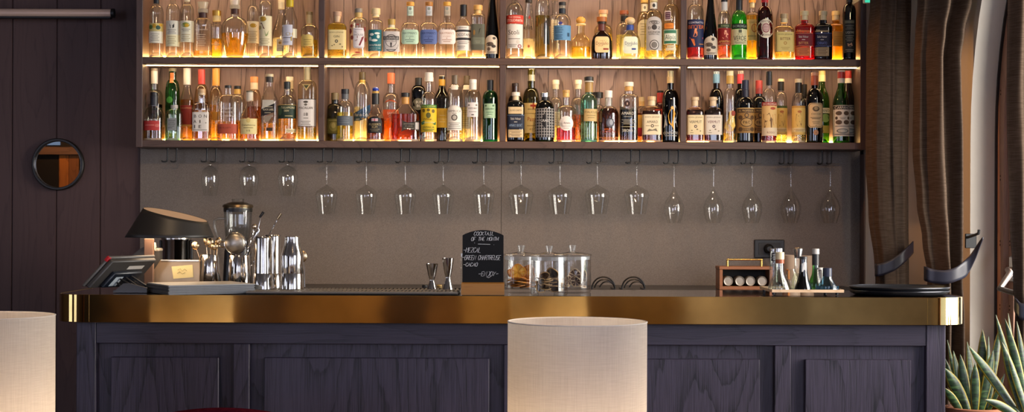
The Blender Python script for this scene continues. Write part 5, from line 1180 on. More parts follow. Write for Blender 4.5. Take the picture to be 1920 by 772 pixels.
def steel_things():
    # brushed metal card stand with sticky note
    d=6.15; a=P(300,487,d); b=P(374,486.5,d); k=d/F
    t=thing('metal_stand',(P(330,530,d).x,d,ZB),'brushed metal sloped holder behind the menu stack','holder')
    zt=a.z; m=MB()
    poly=[(P(287,528,d).x,d,ZB),(b.x,d,ZB),(b.x,d,zt),(P(301,487,d).x,d,zt),(P(287,508,d).x,d,Z(508,d,297))]
    m.prism(poly,(0,.018,0)); obj('front_plate',m,metal('#e0c29a',.45,.02),t,30,fix=True)
    obj('top_lip',MB().box((P(301,487,d).x+.001,d-.004,zt-.006),(b.x-.001,d-.0004,zt-.0005),0,.001),metal('#d9d0c2',.3),t,30)
    n=thing('sticky_note',tuple(P(342,522,d)),'yellow sticky note stuck on the metal holder','note')
    q=[P(321.5,499.5,d-.0015),P(361,496,d-.0015),P(362.5,519.5,d-.004),P(325,522.5,d-.004)]
    m=MB().prism(q,(0,.0006,0)); obj('paper',m,plain('#f2e0a0',.7),n,0,fix=True)
    m=MB()
    for s in ([(333,506),(338,503),(341,508),(346,504),(350,507)],[(332,512),(337,509),(342,513),(347,510)]):
        m.tube([P(x,y,d-.0045) for x,y in s],.0006,5)
    obj('scribble',m,plain('#8d8050',.7),n)
    # steel bin with clamp on the back worktop
    d=7.05; k=d/F; cx=330.5; x=X(cx,d,470)
    bn=thing('steel_container',(x,d,ZW),'round polished steel container half hidden behind the table lamp','container')
    w=26*k
    obj('wall',MB().lathe([(w*.97,ZW),(w,ZW+.004),(w,Z(452,d,cx)),(w+.004,Z(450,d,cx)),(w+.004,Z(448,d,cx)),(w-.003,Z(448,d,cx))],(x,d,0),seg=40),STEEL,bn)
    obj('lid',MB().lathe([(w+.005,Z(448,d,cx)+.0005),(w+.005,Z(444,d,cx)),(w*.8,Z(441,d,cx)),(.02,Z(440,d,cx))],(x,d,0),seg=40),metal('#bdb6ac',.25),bn)
    m=MB(); m.box((x-w-.012,d-.01,Z(486,d,cx)),(x-w-.002,d+.01,Z(450,d,cx)),0,.002); m.box((x+w+.002,d-.01,Z(486,d,cx)),(x+w+.012,d+.01,Z(450,d,cx)),0,.002)
    obj('clamp',m,BLACK,bn,30)
steel_things()
def tin(cx,top,ht,hb,d,label,name='bar_tin'):
    k=d/F; x=X(cx,d,500); zt=Z(top,d,cx)
    t=thing(name,(x,d,ZB),label,'utensil tin','steel tins of bar tools')
    pr=[(hb*k*.96,ZB),(hb*k,ZB+.003),(ht*k,zt-.001),(ht*k-.0005,zt),(ht*k-.0014,zt-.001),(hb*k-.003,ZB+.006),(.001,ZB+.005)]
    obj('body',MB().lathe(pr,(x,d,0),seg=40,caps=(True,False)),STEEL,t,40)
    obj('band',MB().lathe([(ht*k+.0004,zt-.006),(ht*k+.0012,zt-.005),(ht*k+.0008,zt-.0035)],(x,d,0),seg=40,caps=(False,False)),metal('#efe9df',.2),t,40)
    return x,d,zt,ht*k,k
def tool(name,label,pts,r,head=None,mat=None,twist=False,group='bar tools in the tins',parts=()):
    """a long-handled bar tool through the given points (low to high)"""
    pts=[Vector(p) for p in pts]
    t=thing(name,tuple(pts[0]),label,'bar tool',group)
    m=MB()
    if twist:
        a,b=pts[0],pts[-1]; ax=(b-a).normalized(); o=ax.orthogonal().normalized(); w=ax.cross(o); N=70
        for ph in (0,PI):
            m.tube([a.lerp(b,i/N)+(o*math.cos(i*.9+ph)+w*math.sin(i*.9+ph))*r*.55 for i in range(N+1)],r*.75,6)
    else: m.tube(pts,r,8)
    obj('handle',m,mat or STEEL,t)
    if head: head(t)
    return t
def tools():
    d1=6.2
    x,d,zt,rt,k=tin(393,477,17,22,d1,'steel tin of small spoons behind the menu stack')
    def spoon(hx,hy,rx,ry,bx,by,lab,tilt=.3,dd=0,dd0=0,mt=None):
        c=P(hx,hy,d+dd)
        def head(t):
            m=MB(); ry_=ry*k; rx_=rx*k
            m.lathe([(max(.0004,rx_*math.sin(PI*i/12)),-ry_*math.cos(PI*i/12)) for i in range(13)],(0,0,0),dr=.3,seg=20)
            m.xf(Matrix.Translation(c)@Matrix.Rotation(tilt,4,'Y')); obj('spoon_bowl',m,mt or metal('#d8b98a',.22),t,60)
        b=P(bx,by,d+dd0); b.z=max(b.z,ZB+.02)
        tool('spoon',lab,[b,b.lerp(c,.6)+Vector((0,0,.002)),c-(c-b).normalized()*ry*k*.9],.0022,head,mat=metal('#cdb08a',.25))
    spoon(366,460.5,7,8,388,524,'round-headed spoon leaning furthest left in the spoon tin',-.4,-.004,-.006)
    spoon(386,451,4.5,8,392,524,'slim spoon head second from left in the spoon tin',-.1,.012,.012)
    spoon(394,455,5.5,9,396,524,'middle spoon head standing upright in the spoon tin',.1,-.008,.0)
    spoon(402,462,6.5,7,399,524,'low golden spoon head in front in the spoon tin',.2,-.02,-.012)
    spoon(409,452,5,8,402,524,'spoon head leaning right at the back of the spoon tin',.35,.016,.008)
    # tin with strainer and mixing spoons
    x,d,zt,rt,k=tin(449,478,19.5,22.5,6.14,'steel tin holding a mesh strainer and mixing spoons')
    c=P(441,456,d-.004); Rr=20*k
    t=thing('mesh_strainer',(c.x,c.y,c.z-Rr),'round fine mesh strainer standing in the steel tin','strainer')
    m=MB(); m.tube([(c.x+Rr*math.cos(2*PI*i/40),c.y+.003*math.sin(2*PI*i/40),c.z+Rr*math.sin(2*PI*i/40)) for i in range(40)],.0022,8,closed=True); obj('rim',m,STEEL,t)
    q=NT('strainer_mesh'); ch=q.n('ShaderNodeTexChecker'); ch.inputs['Scale'].default_value=900; q.l(q.coords(),ch.inputs['Vector'])
    tr=q.n('ShaderNodeBsdfTransparent'); gl=q.n('ShaderNodeBsdfGlossy'); gl.inputs[0].default_value=lin('#c9bfae'); gl.inputs['Roughness'].default_value=.35
    mx=q.n('ShaderNodeMixShader'); q.l(q.math('ADD',q.math('MULTIPLY',ch.outputs['Fac'],.5),.45),mx.inputs[0]); q.l(tr.outputs[0],mx.inputs[1]); q.l(gl.outputs[0],mx.inputs[2]); q.surf(mx.outputs[0])
    m=MB(); m.lathe([(max(.0005,Rr*math.cos(PI/2*i/8)),-.02*math.sin(PI/2*i/8)) for i in range(9)],(0,0,0),seg=36,caps=(False,True)); m.xf(Matrix.Translation(c)@Matrix.Rotation(-PI/2,4,'X')); obj('mesh_bowl',m,q.m,t,60)
    obj('hanging_loop',MB().tube([P(429,440,d),P(430,429,d),P(434,426,d),P(440,430,d),P(443,438,d)],.0016,6),STEEL,t)
    obj('strainer_handle',MB().tube([c-Vector((0,.0,Rr)),P(447,490,d),P(452,522,d)],.003,8),STEEL,t)
    def knob(px,py,r,dd): return lambda t: obj('end_knob',MB().lathe([(max(.0004,r*k*math.sin(PI*i/10)),-r*k*math.cos(PI*i/10)) for i in range(11)],tuple(P(px,py,d+dd)),seg=16),metal('#d9cbb4',.2),t,60)
    tool('bar_spoon','twisted bar spoon with round knob leaning right from the strainer tin',[P(449,520,d-.01),P(476,428,d-.012)],.0033,knob(476.5,424.5,4.8,-.012),twist=True)
    def padd(t):
        m=MB(); c=P(480.5,440,d+.012); m.lathe([(.0006,-.028),(.006,-.018),(.0075,.0),(.006,.018),(.0006,.027)],(0,0,0),dr=.35,seg=16); m.xf(Matrix.Translation(c)@Matrix.Rotation(.42,4,'Y')); obj('bowl',m,STEEL,t,60)
    tool('bar_spoon','polished mixing spoon with long bowl beside the twisted spoon',[P(454,520,d+.01),P(474,455,d+.012)],.0028,padd)
    def tip(px,py,dd,col): return lambda t: obj('end_cap',MB().cyl(P(px-4,py+6.5,d+dd),P(px+3,py-4,d+dd),.0045,.0055,12),plain(col,.3) if col!='m' else metal('#d9c29a',.25),t)
    tool('bar_spoon','thin stirrer with black tip rising behind the strainer',[P(462,520,d+.022),P(489,407,d+.024)],.0018,tip(491,401,.024,'#1b1b1d'))
    tool('bar_spoon','long thin stirrer with brass tip above the shaker tins',[P(459,520,d+.034),P(521,410,d+.036)],.002,tip(524,404,.036,'m'),twist=True)
    # more tools
    def loop(t): 
        c=P(418,458,d+.055); obj('coil',MB().tube([c+Vector((.018*math.cos(a*.5),.004*math.sin(a*3.1),.011*math.sin(a*.5))) for a in range(0,26)],.0022,6),metal('#cdb08a',.25),t)
    tool('strainer','coiled strainer with golden rim wedged behind the mesh strainer',[P(443,521,d+.03),P(433,475,d+.045),P(421,462,d+.055)],.0026,loop,mat=metal('#cdb08a',.25))
    # blender on the back worktop
    d=7.1; k=d/F; cx=446; x=X(cx,d,430)
    b=thing('blender_jug',(x,d,ZW),'clear blender jug with dark lid behind the bar tools','blender')
    gl=glass('#eef0ee',0,.95,.02,.07,.6)
    obj('jug',MB().lathe([(19*k,Z(452,d,cx)),(23*k,Z(446,d,cx)),(25.5*k,Z(420,d,cx)),(26.5*k,Z(391,d,cx))],(x,d,0),seg=40,caps=(True,False)),gl,b,50)
    obj('jug_ribs',MB().lathe([(18*k,Z(450,d,cx)),(22*k,Z(444,d,cx)),(24*k,Z(420,d,cx)),(25*k,Z(394,d,cx))],(x,d,0),n=3.5,seg=40,caps=(False,False)),gl,b,50)
    obj('lid',MB().lathe([(26.6*k,Z(393,d,cx)),(26.6*k,Z(389,d,cx)),(29*k,Z(388,d,cx)),(28*k,Z(384,d,cx)),(17*k,Z(379.5,d,cx)),(12*k,Z(378.5,d,cx))],(x,d,0),seg=44),metal('#8a775c',.3),b,35)
    obj('lid_gasket',MB().lathe([(26.9*k,Z(397,d,cx)),(26.9*k,Z(390,d,cx))],(x,d,0),seg=40,caps=(False,False)),plain('#15130f',.4),b)
    obj('lid_cup',MB().lathe([(9*k,Z(380,d,cx)),(10.5*k,Z(384,d,cx)+.012),(12*k,Z(374,d,cx)),(11*k,Z(373,d,cx))],(x,d,0),seg=28),gl,b,50)
    obj('handle',MB().tube([P(421,409,d),P(409,409.5,d),P(402,413,d),P(402,425,d),P(406,440,d),P(413,450,d),P(424,452,d)],.007,10),glass('#d9d6d0',.3,.8),b)
    obj('motor_base',MB().lathe([(27*k,ZW),(27*k,ZW+.01),(24*k,Z(470,d,cx)),(20*k,Z(452.5,d,cx))],(x,d,0),n=3,seg=40),plain('#141416',.35),b)
tools()
def mat_and_shakers():
    # rubber bar mat
    y0,y1=dep(552.5,650),dep(545,650)
    xa,xb=X(461,y0,549),X(858,y0,549); h=.011
    t=thing('bar_mat',((xa+xb)/2,(y0+y1)/2,ZB),'long black rubber bar mat with rows of slots','mat')
    rb=plain('#16161a',.6)
    obj('tray_base',MB().box((xa,y0,ZB),(xb,y1,ZB+h*.45),0,.002),rb,t,30)
    # top grid: one connected surface with real openings
    nx,ny=52,2; m=MB(); fx=.5; fy=.62
    gx=[];gy=[]
    for i in range(nx):
        w=(xb-xa)/nx; gx+=[xa+i*w,xa+i*w+w*(1-fx)]
    gx.append(xb)
    for j in range(ny):
        w=(y1-y0)/ny; gy+=[y0+j*w,y0+j*w+w*(1-fy)]
    gy.append(y1); W_=len(gx)
    zt=ZB+h
    vs=[(a,b,z) for z in (zt,ZB+h*.46) for b in gy for a in gx]; off=len(gx)*len(gy)
    fs=[]; hole=lambda i,j: i%2==1 and j%2==1
    I=lambda i,j,l=0: l*off+j*W_+i
    for j in range(len(gy)-1):
        for i in range(W_-1):
            if not hole(i,j): fs.append((I(i,j),I(i+1,j),I(i+1,j+1),I(i,j+1)))
            else:
                for a,b in (((i,j),(i+1,j)),((i+1,j),(i+1,j+1)),((i+1,j+1),(i,j+1)),((i,j+1),(i,j))):
                    fs.append((I(*a),I(*b),I(*b,1),I(*a,1)))
    for i in range(W_-1):
        fs.append((I(i,0),I(i,0,1),I(i+1,0,1),I(i+1,0))); e=len(gy)-1; fs.append((I(i,e),I(i+1,e),I(i+1,e,1),I(i,e,1)))
    for j in range(len(gy)-1):
        fs.append((I(0,j),I(0,j+1),I(0,j+1,1),I(0,j,1))); e=W_-1; fs.append((I(e,j),I(e,j,1),I(e,j+1,1),I(e,j+1)))
    m.add(vs,fs); obj('grid',m,plain('#6a6259',.45),t,0)
    ZM=zt+.0003
    def shaker(cx,top,prof,d,label,collars=()):
        k=d/F; x=X(cx,d,500)
        s=thing('cocktail_shaker',(x,d,ZM),label,'shaker','shakers on the bar mat')
        for nm,pr in prof:
            pf=[(h_*k,max(Z(y,d,cx),ZM)) for h_,y in pr]
            pf=[(a,b+i*1e-5) for i,(a,b) in enumerate(pf)]
            obj(nm,MB().lathe(pf,(x,d,0),seg=48),STEEL,s,35)
        return s
    st=lambda hb,ht,top:[('outer_tin',[(hb-.4,543),(hb,541.5),(hb-1.2,513),(hb-1.8,512.2),(hb-3,512)]),('inner_tin',[(hb-2.4,511.9),(hb-2.6,505),(ht+.6,top+4),(ht,top+1.2),(ht-1.2,top)])]
    d=5.94
    shaker(493.5,443,st(19,14.5,443),d,'two stacked steel shaker tins, left in front on the mat')
    shaker(511,440,st(17.5,14,440),6.045,'two stacked steel shaker tins half hidden behind the left pair')
    shaker(548,443,[('body',[(21,543),(21.6,541),(20.6,513),(20.3,512.4),(20.5,511.8),(20.6,498),(21,480),(20,476)]),('shoulder',[(20,475.9),(18.5,470),(15.4,461),(14,452),(13.6,447)]),('cap',[(14,446.9),(14,444.2),(13,443)])],5.93,'cobbler shaker with narrow cap, right of the shaker tins')
    # julep strainer leaning behind
    k=6.02/F
    def head(t):
        c=P(566,480,6.045); m=MB(); m.lathe([(max(.0004,.02*math.sin(PI*i/10)),-.024*math.cos(PI*i/10)) for i in range(11)],(0,0,0),dr=.35,seg=20); m.xf(Matrix.Translation(c)@Matrix.Rotation(-.35,4,'Y')); obj('bowl',m,metal('#c9b08c',.25),t,60)
    q=P(571,541,6.05); q.z=ZM+.003
    tool('julep_strainer','small strainer leaning behind the cobbler shaker',[q,P(570,505,6.05),P(568,484,6.045)],.003,head,group='tools on the bar mat')
    # jiggers
    def jigger(cx,top,h,ym,hm,hb,d,label):
        k=d/F; x=X(cx,d,515)
        j=thing('jigger',(x,d,ZM),label,'jigger','jiggers on the bar mat')
        zm=Z(ym,d,cx); zt_=Z(top,d,cx)
        obj('large_cup',MB().lathe([(hm*k,zm),((hm+.45*(h-hm))*k,zm+(zt_-zm)*.35),(h*k,zt_),(h*k-.001,zt_),((h-1)*k,zt_-.004),(hm*k*.7,zm+.006)],(x,d,0),seg=32),STEEL,j,40)
        obj('small_cup',MB().lathe([((hb)*k,ZM),((hb-.3)*k,ZM+.002),((hm+.35*(hb-hm))*k,ZM+(zm-ZM)*.6),(hm*k,zm-.0015)],(x,d,0),seg=32),STEEL,j,40)
        obj('waist_ring',MB().lathe([(hm*k*.9,zm-.0014),((hm+1.1)*k,zm-.001),((hm+1.1)*k,zm+.001),(hm*k*.9,zm+.0014)],(x,d,0),seg=32),STEEL,j,40)
    jigger(810,494,11.5,525,4.4,9.5,5.98,'shorter steel jigger on the mat near the chalkboard')
    jigger(840,483.5,11.5,520,4.6,10.5,5.95,'taller steel jigger on the mat next to the chalkboard')
    # two small caps behind the jiggers
    for px,py,c,lab in ((796.5,533,'#17171a','small black stopper on the mat behind the short jigger'),(824,533,'#c9a662','small brass stopper on the mat between the jiggers')):
        d=6.07; k=d/F; x=X(px,d,py)
        s=thing('bottle_stopper',(x,d,ZM),lab,'stopper')
        obj('stopper_cap',MB().lathe([(5*k,ZM),(5.2*k,ZM+.004),(5*k,ZM+.011),(4.4*k,ZM+.0125)],(x,d,0),seg=20),plain(c,.4),s)
        obj('grip_ring',MB().lathe([(5.3*k,ZM+.0045),(5.5*k,ZM+.0055),(5.3*k,ZM+.0065)],(x,d,0),seg=20,caps=(False,False)),plain('#2a2826',.5),s)
mat_and_shakers()
STROKE={'C':'43 34 14 03 01 10 30 41','O':'14 03 01 10 30 41 43 34 14','K':'04 00|44 02 40','T':'04 44|24 20','A':'00 24 40|12 32','I':'14 34|24 20|10 30','L':'04 00 40','F':'00 04 44|02 32','H':'04 00|44 40|02 42','E':'44 04 00 40|02 32','M':'00 04 22 44 40','N':'00 04 40 44','Z':'04 44 00 40','G':'43 34 14 03 01 10 30 41 42 22','R':'00 04 34 43 32 02|22 40','U':'04 01 10 30 41 44','S':'44 14 03 12 32 41 30 00','J':'44 42 30 10|24 44','Y':'04 22 44|22 10','D':'00 04 24 42 41 20 00','-':'02 42','.':'10 11'}
def chalkboard():
    d=5.775; k=d/F
    x0,x1=X(867,d,480),X(944,d,480); zt=Z(431,d,905); ze=Z(441,d,905); zb=Z(529,d,905)
    cx=(x0+x1)/2; hw=(x1-x0)/2
    t=thing('chalkboard_sign',(cx,d,ZB),'small arched chalkboard menu in a wooden stand on the bar','sign')
    poly=[(x0,d,zb-.008),(x1,d,zb-.008)]
    for i in range(15):
        a=1-2*i/14; poly.append((cx+hw*a,d,ze+(zt-ze)*math.cos(a*PI/2)**.8 if abs(a)<1 else ze))
    obj('board',MB().prism(poly,(0,.006,0)),plain('#121316',.75,0,.03,.2),t,0,fix=True)
    xa,xb=X(864.5,d-.03,540),X(945.5,d-.03,540)
    m=MB(); m.prism([(xa,d-.028,ZB),(xa,d-.026,zb-.004),(xa,d-.001,zb),(xa,d-.001,ZB)],(xb-xa,0,0)); m2=MB()
    obj('stand_front',m,wood('#a06c2c','#75491c','x',6,6,.4),t,30,fix=True)
    m=MB(); m.box((xa,d+.0065,ZB),(xb,d+.04,zb-.004),0,.002); m.box((xa,d-.0008,ZB),(xb,d+.0063,zb-.0085)); obj('stand_back',m,wood('#946430','#75491c','x',6,6,.4),t,30)
    obj('acrylic_holder',MB().box((X(863,d,520),d+.042,ZB),(X(880,d,520),d+.047,Z(475,d,870)),0,.001),glass('#eef2f4',.1,.95,.02,.08),t,0)
    chalk=plain('#cfd0d6',.9)
    m=MB()
    def write(s,xa,xb,yb,h,sl=.22):
        n=len(s); w=(xb-xa)/n
        for i,ch in enumerate(s):
            if ch==' ': continue
            for st in STROKE[ch].split('|'):
                pts=[]
                for p in st.split():
                    u,v=int(p[0])/4,int(p[1])/4
                    jx=R.uniform(-.05,.05); jy=R.uniform(-.05,.05)
                    px=xa+w*(i+.08+.8*(u+jx))+sl*h*(v)
                    py=yb-h*(v+jy)
                    q=P(px,py,d); pts.append((q.x,d-.0006,q.z))
                m.tube(pts,.00075,5)
    write('COCKTAIL',888,926,441,6.5); write('OF THE MONTH',883,934,451,6.5)
    write('-MEZCAL',868,901,473,9); write('-GREEN CHARTREUSE',866,938,487,8.5); write('-CACAO',868,895,499,6.5); write('-ENJOY-',896,934,517,8)
    for a in (((896,457.2),(919,457.8)),((889.3,455),(890,455.4)),((925.6,458.4),(926.2,458.7))):
        pts=[P(px,py,d) for px,py in a]; m.tube([(p.x,d-.0006,p.z) for p in pts],.0008,5)
    m.tube([(P(px,py,d).x,d-.0006,P(px,py,d).z) for px,py in ((912,518.5),(916,520.5),(920,518))],.0008,5)
    obj('chalk_writing',m,chalk,t)
chalkboard()
def fruit_jars():
    gl=glass('#fafbfb',0,.95,.015,.07,1.0)
    def slice_(loc,r,rx,rz,flesh,rind,label,group,dark='#8a5a1c'):
        s=thing('dried_citrus_slice',loc,label,'dried fruit slice',group)
        M=Matrix.Translation(loc)@Matrix.Rotation(rz,4,'Z')@Matrix.Rotation(rx,4,'X')
        h=.0016
        m=MB(); seg=28
        wob=[r*(1+.05*math.sin(3*i*2*PI/seg+loc[0]*90)+.03*math.sin(5*i*2*PI/seg)) for i in range(seg)]
        ring=lambda f,z:[(wob[i]*f*math.cos(2*PI*i/seg),wob[i]*f*math.sin(2*PI*i/seg),z+.0022*math.sin(2*2*PI*i/seg+loc[0]*50)) for i in range(seg)]
        vs=ring(1,-h)+ring(1,h)+ring(.86,h)+ring(.86,-h)
        fs=[]
        for a,b in ((0,1),(1,2),(2,3),(3,0)):
            for i in range(seg): fs.append((a*seg+i,a*seg+(i+1)%seg,b*seg+(i+1)%seg,b*seg+i))
        m.add(vs,fs); m.xf(M); obj('rind',m,plain(rind,.6,0,.1),s,50)
        m=MB(); seg2=seg
        vs=ring(.855,h*.5)+ring(.1,h*.8)+ring(.855,-h*.5)+ring(.1,-h*.8); fs=[];mi=[]
        for i in range(seg2):
            j=(i+1)%seg2
            fs+=[(i,j,seg2+j,seg2+i),(2*seg2+i,3*seg2+i,3*seg2+j,2*seg2+j)]; w=1 if (i%4==0) else 0; mi+=[w,w]
        fs+=[tuple(seg2+i for i in range(seg2)),tuple(3*seg2+i for i in range(seg2))[::-1]]; mi+=[1,1]
        b=len(m.v); m.v.extend(Vector(v) for v in vs); m.f.extend(tuple(b+q for q in f) for f in fs); m.m.extend(mi); m.xf(M)
        obj('flesh',m,[plain(flesh,.45,0,.2),plain(dark,.5)],s,50)
        return s
    def jar(cx,d,hw,top,label,content):
        k=d/F; x=X(cx,d,510); r=hw*k
        zb=ZB; zr=Z(481,d,cx) if d>5.9 else Z(482,d,cx)
        j=thing('glass_jar',(x,d,zb),label,'jar','lidded glass jars of dried fruit')
        obj('body',MB().lathe([(r*.97,zb),(r,zb+.003),(r,zr),(r-.003,zr),(r-.0035,zb+.016),(.001,zb+.015)],(x,d,0),seg=48,caps=(True,False)),gl,j,40)
        obj('seal_band',MB().lathe([(r-.0062,zr-.012),(r-.0045,zr-.011),(r-.0045,zr+.001),(r-.006,zr+.0015)],(x,d,0),seg=48,caps=(False,False)),glass('#e9ecf0',.4,.6),j,40)
        zl=zr+.0018
        l=obj('lid',MB().lathe([(r-.007,zl),(r+.003,zl+.001),(r+.004,zl+.005),(r+.001,zl+.008),(r*.6,zl+.013),(r*.25,zl+.016),(6*k,zl+.019)],(x,d,0),seg=48),gl,j,40)
        zt=Z(top,d,cx)
        obj('knob',MB().lathe([(4.6*k,zl+.0192),(5.2*k,zl+.026),(7*k,zt-.004),(7.2*k,zt-.001),(6.4*k,zt)],(x,d,0),seg=28),glass('#f3f5f6',.12,.95,.015,.1,.6),l,40)
        return x,d,r-.005,zb+.016
    OR=('#e09a35','#d88a2a'); rr=R
    def fill(J,n,lo,hi,cols,layers,lab,grp,stand):
        x,d,r,z=J
        # slices lie in loose layers; the topmost lean on the glass
        k=0
        for L in range(layers):
            z0=z+.004+L*.0085
            for q in range(n):
                rs=rr.uniform(lo,hi); a=2*PI*q/n+L*1.1; off=max(0,r-rs-.004)
                loc=(x+off*math.cos(a)*.8,d+off*math.sin(a)*.8,z0+q*.0022)
                c=cols[k%len(cols)]; k+=1
                slice_(loc,rs,rr.uniform(-.09,.09),rr.uniform(0,6),c[0],c[1],lab%'lying flat in the pile',grp,c[2])
        for sx,sz,rs,rx,rz,nm in stand:
            c=cols[k%len(cols)]; k+=1
            sy=-math.sqrt(max(0,(r-.006)**2-(abs(sx)+rs*.8)**2)) if abs(sx)+rs*.8<r-.006 else -.01
            slice_((x+sx,d+sy,z+sz),rs,PI/2+rx,rz,c[0],c[1],lab%nm,grp,c[2])
    J=jar(977,6.03,33,459.5,'left glass jar of dried orange slices, half behind chalkboard',0)
    fill(J,3,.026,.031,[('#e8a030','#d07c20','#c8741c'),('#eeb040','#dc8c28','#d08020')],5,'dried orange slice %s in the left jar','dried orange slices',
        [(-.012,.062,.031,.25,.15,'standing largest against the glass'),(.03,.068,.022,.2,-.4,'standing upper right'),(.03,.046,.024,.35,-.3,'standing lower right'),(-.042,.058,.016,.1,.9,'peeking at far left')])
    J=jar(1029.5,5.79,35,460.5,'middle glass jar of dark dried slices, standing in front',0)
    fill(J,3,.024,.029,[('#3a2a1a','#a8834e','#2a1c10'),('#4a3018','#b08a58','#2a1a0c')],5,'dark dried lime slice %s in the middle jar','dark dried lime slices',
        [(.022,.02,.026,.15,-.25,'standing lower right'),(-.028,.034,.014,.2,.5,'small at left'),(-.018,.056,.02,.7,.3,'leaning at the top left'),(.012,.066,.024,.6,-.5,'leaning at the top right'),(-.03,.014,.022,.15,.45,'standing low at left')])
    J=jar(1073,6.05,35,459,'right glass jar of dried lemon slices',0)
    fill(J,2,.022,.026,[('#5a3a30','#d9c0a0','#c9b090'),('#4a3430','#d0b490','#c0a080')],1,'dark dried lemon slice %s in the right jar','dark dried lemon slices',
        [(.008,.05,.025,.1,-.1,'standing large against the glass'),(.012,.024,.020,.2,-.15,'standing below the large one'),(-.016,.03,.02,.2,.5,'standing left of the large one'),(.047,.045,.022,.05,-1.15,'edge-on at right')])
fruit_jars()
def racks():
    # two wire racks of three hoops behind the bar
    for cx,lab in ((1133,'black wire hoop rack right of the fruit jars'),(1189,'second black wire hoop rack, further from the jars')):
        x=X(cx-4,6.95,540); t=thing('wire_rack',(x,6.95,ZW),lab,'rack','wire hoop racks on the back worktop')
        for i in range(3):
            d=7.06-.07*i; k=d/F
            xx=X(cx+(5.5,.5,-1.5)[i],d,540); zt=Z((527.5,523.5,519)[i],d,cx); w=(14.5,19,21.5)[i]*k
            pts=[(xx-w,d,ZW+.004)]+[(xx-w*math.cos(PI*j/20),d,max(ZW+.005,zt-w+w*math.sin(PI*j/20))) for j in range(21)]+[(xx+w,d,ZW+.004)]
            obj('hoop',MB().tube(pts,.0034,8),plain('#120e0c',.3),t)
        m=MB(); w=20*6.95/F
        for s in (-1,1): m.tube([(x+s*w,6.91,ZW+.004),(x+s*w,7.07,ZW+.004)],.0034,8)
        obj('base_rail',m,plain('#120e0c',.3),t)
    # copper-coloured box with cans
    d=6.95; k=d/F
    x0,x1=X(1349,d,520),X(1449,d,520); zt=Z(499.5,d,1400); cw=plain('#8f5a38',.42,.1)
    t=thing('can_box',((x0+x1)/2,d+.06,ZW),'copper-brown open box with brass rail on the back worktop','box')
    th=6*k; zf=Z(536.5,d,1400)
    obj('top_board',MB().box((x0-.002,d,zt-.014),(x1,d+.13,zt),0,.002),cw,t,30)
    obj('bottom_board',MB().box((x0,d+.001,ZW+.0003),(x1,d+.13,zf),0,.001),cw,t,30)
    obj('side_board',MB().box((x0,d+.001,zf+.0003),(x0+th,d+.13,zt-.0143),0,.001),cw,t,30)
    obj('side_board',MB().box((x1-th,d+.001,zf+.0003),(x1,d+.13,zt-.0143),0,.001),cw,t,30)
    obj('back_board',MB().box((x0+th+.0003,d+.12,zf+.0003),(x1-th-.0003,d+.13,zt-.0143)),plain('#1c1411',.7),t,0)
    zr=Z(486.5,d,1400); br=metal('#c9a45a',.2)
    a,b=X(1363,d,490),X(1431,d,490)
    rail=obj('rail',MB().tube([(a,d+.02,zr),(b,d+.02,zr)],.0045,10),br,t)
    for q in (a+.005,b-.005): obj('rail_post',MB().cyl((q,d+.02,zt+.0002),(q,d+.02,zr-.004),.006,seg=12),br,t)
    names=('first','second','third','last')
    z0=zf+.0005
    for i,px in enumerate((1366,1387.5,1407.5,1430)):
        r=9.4*k; x=X(px,d,530); zc=z0+r+(0,.0,0,0)[i]
        c=thing('can',(x,d+.01,z0),'%s from left of the four cans lying in the copper box'%names[i],'can','cans in the copper box')
        yy=d+(.006,.003,.006,.012)[i]
        obj('barrel',MB().lathe([(r*.9,0),(r,.004),(r,.09),(r*.9,.095)],(x,yy+.003,zc),seg=32,axis=(0,1,0)),plain('#7d746b',.4,.4),c,30)
        obj('lid',MB().lathe([(r*.7,.0),(r*.72,-.001),(r*.9,-.003),(r*.9,0.0028)],(x,yy,zc),seg=32,axis=(0,1,0),caps=(True,True)),plain('#a0968b',.4,.3),c,30)
racks()
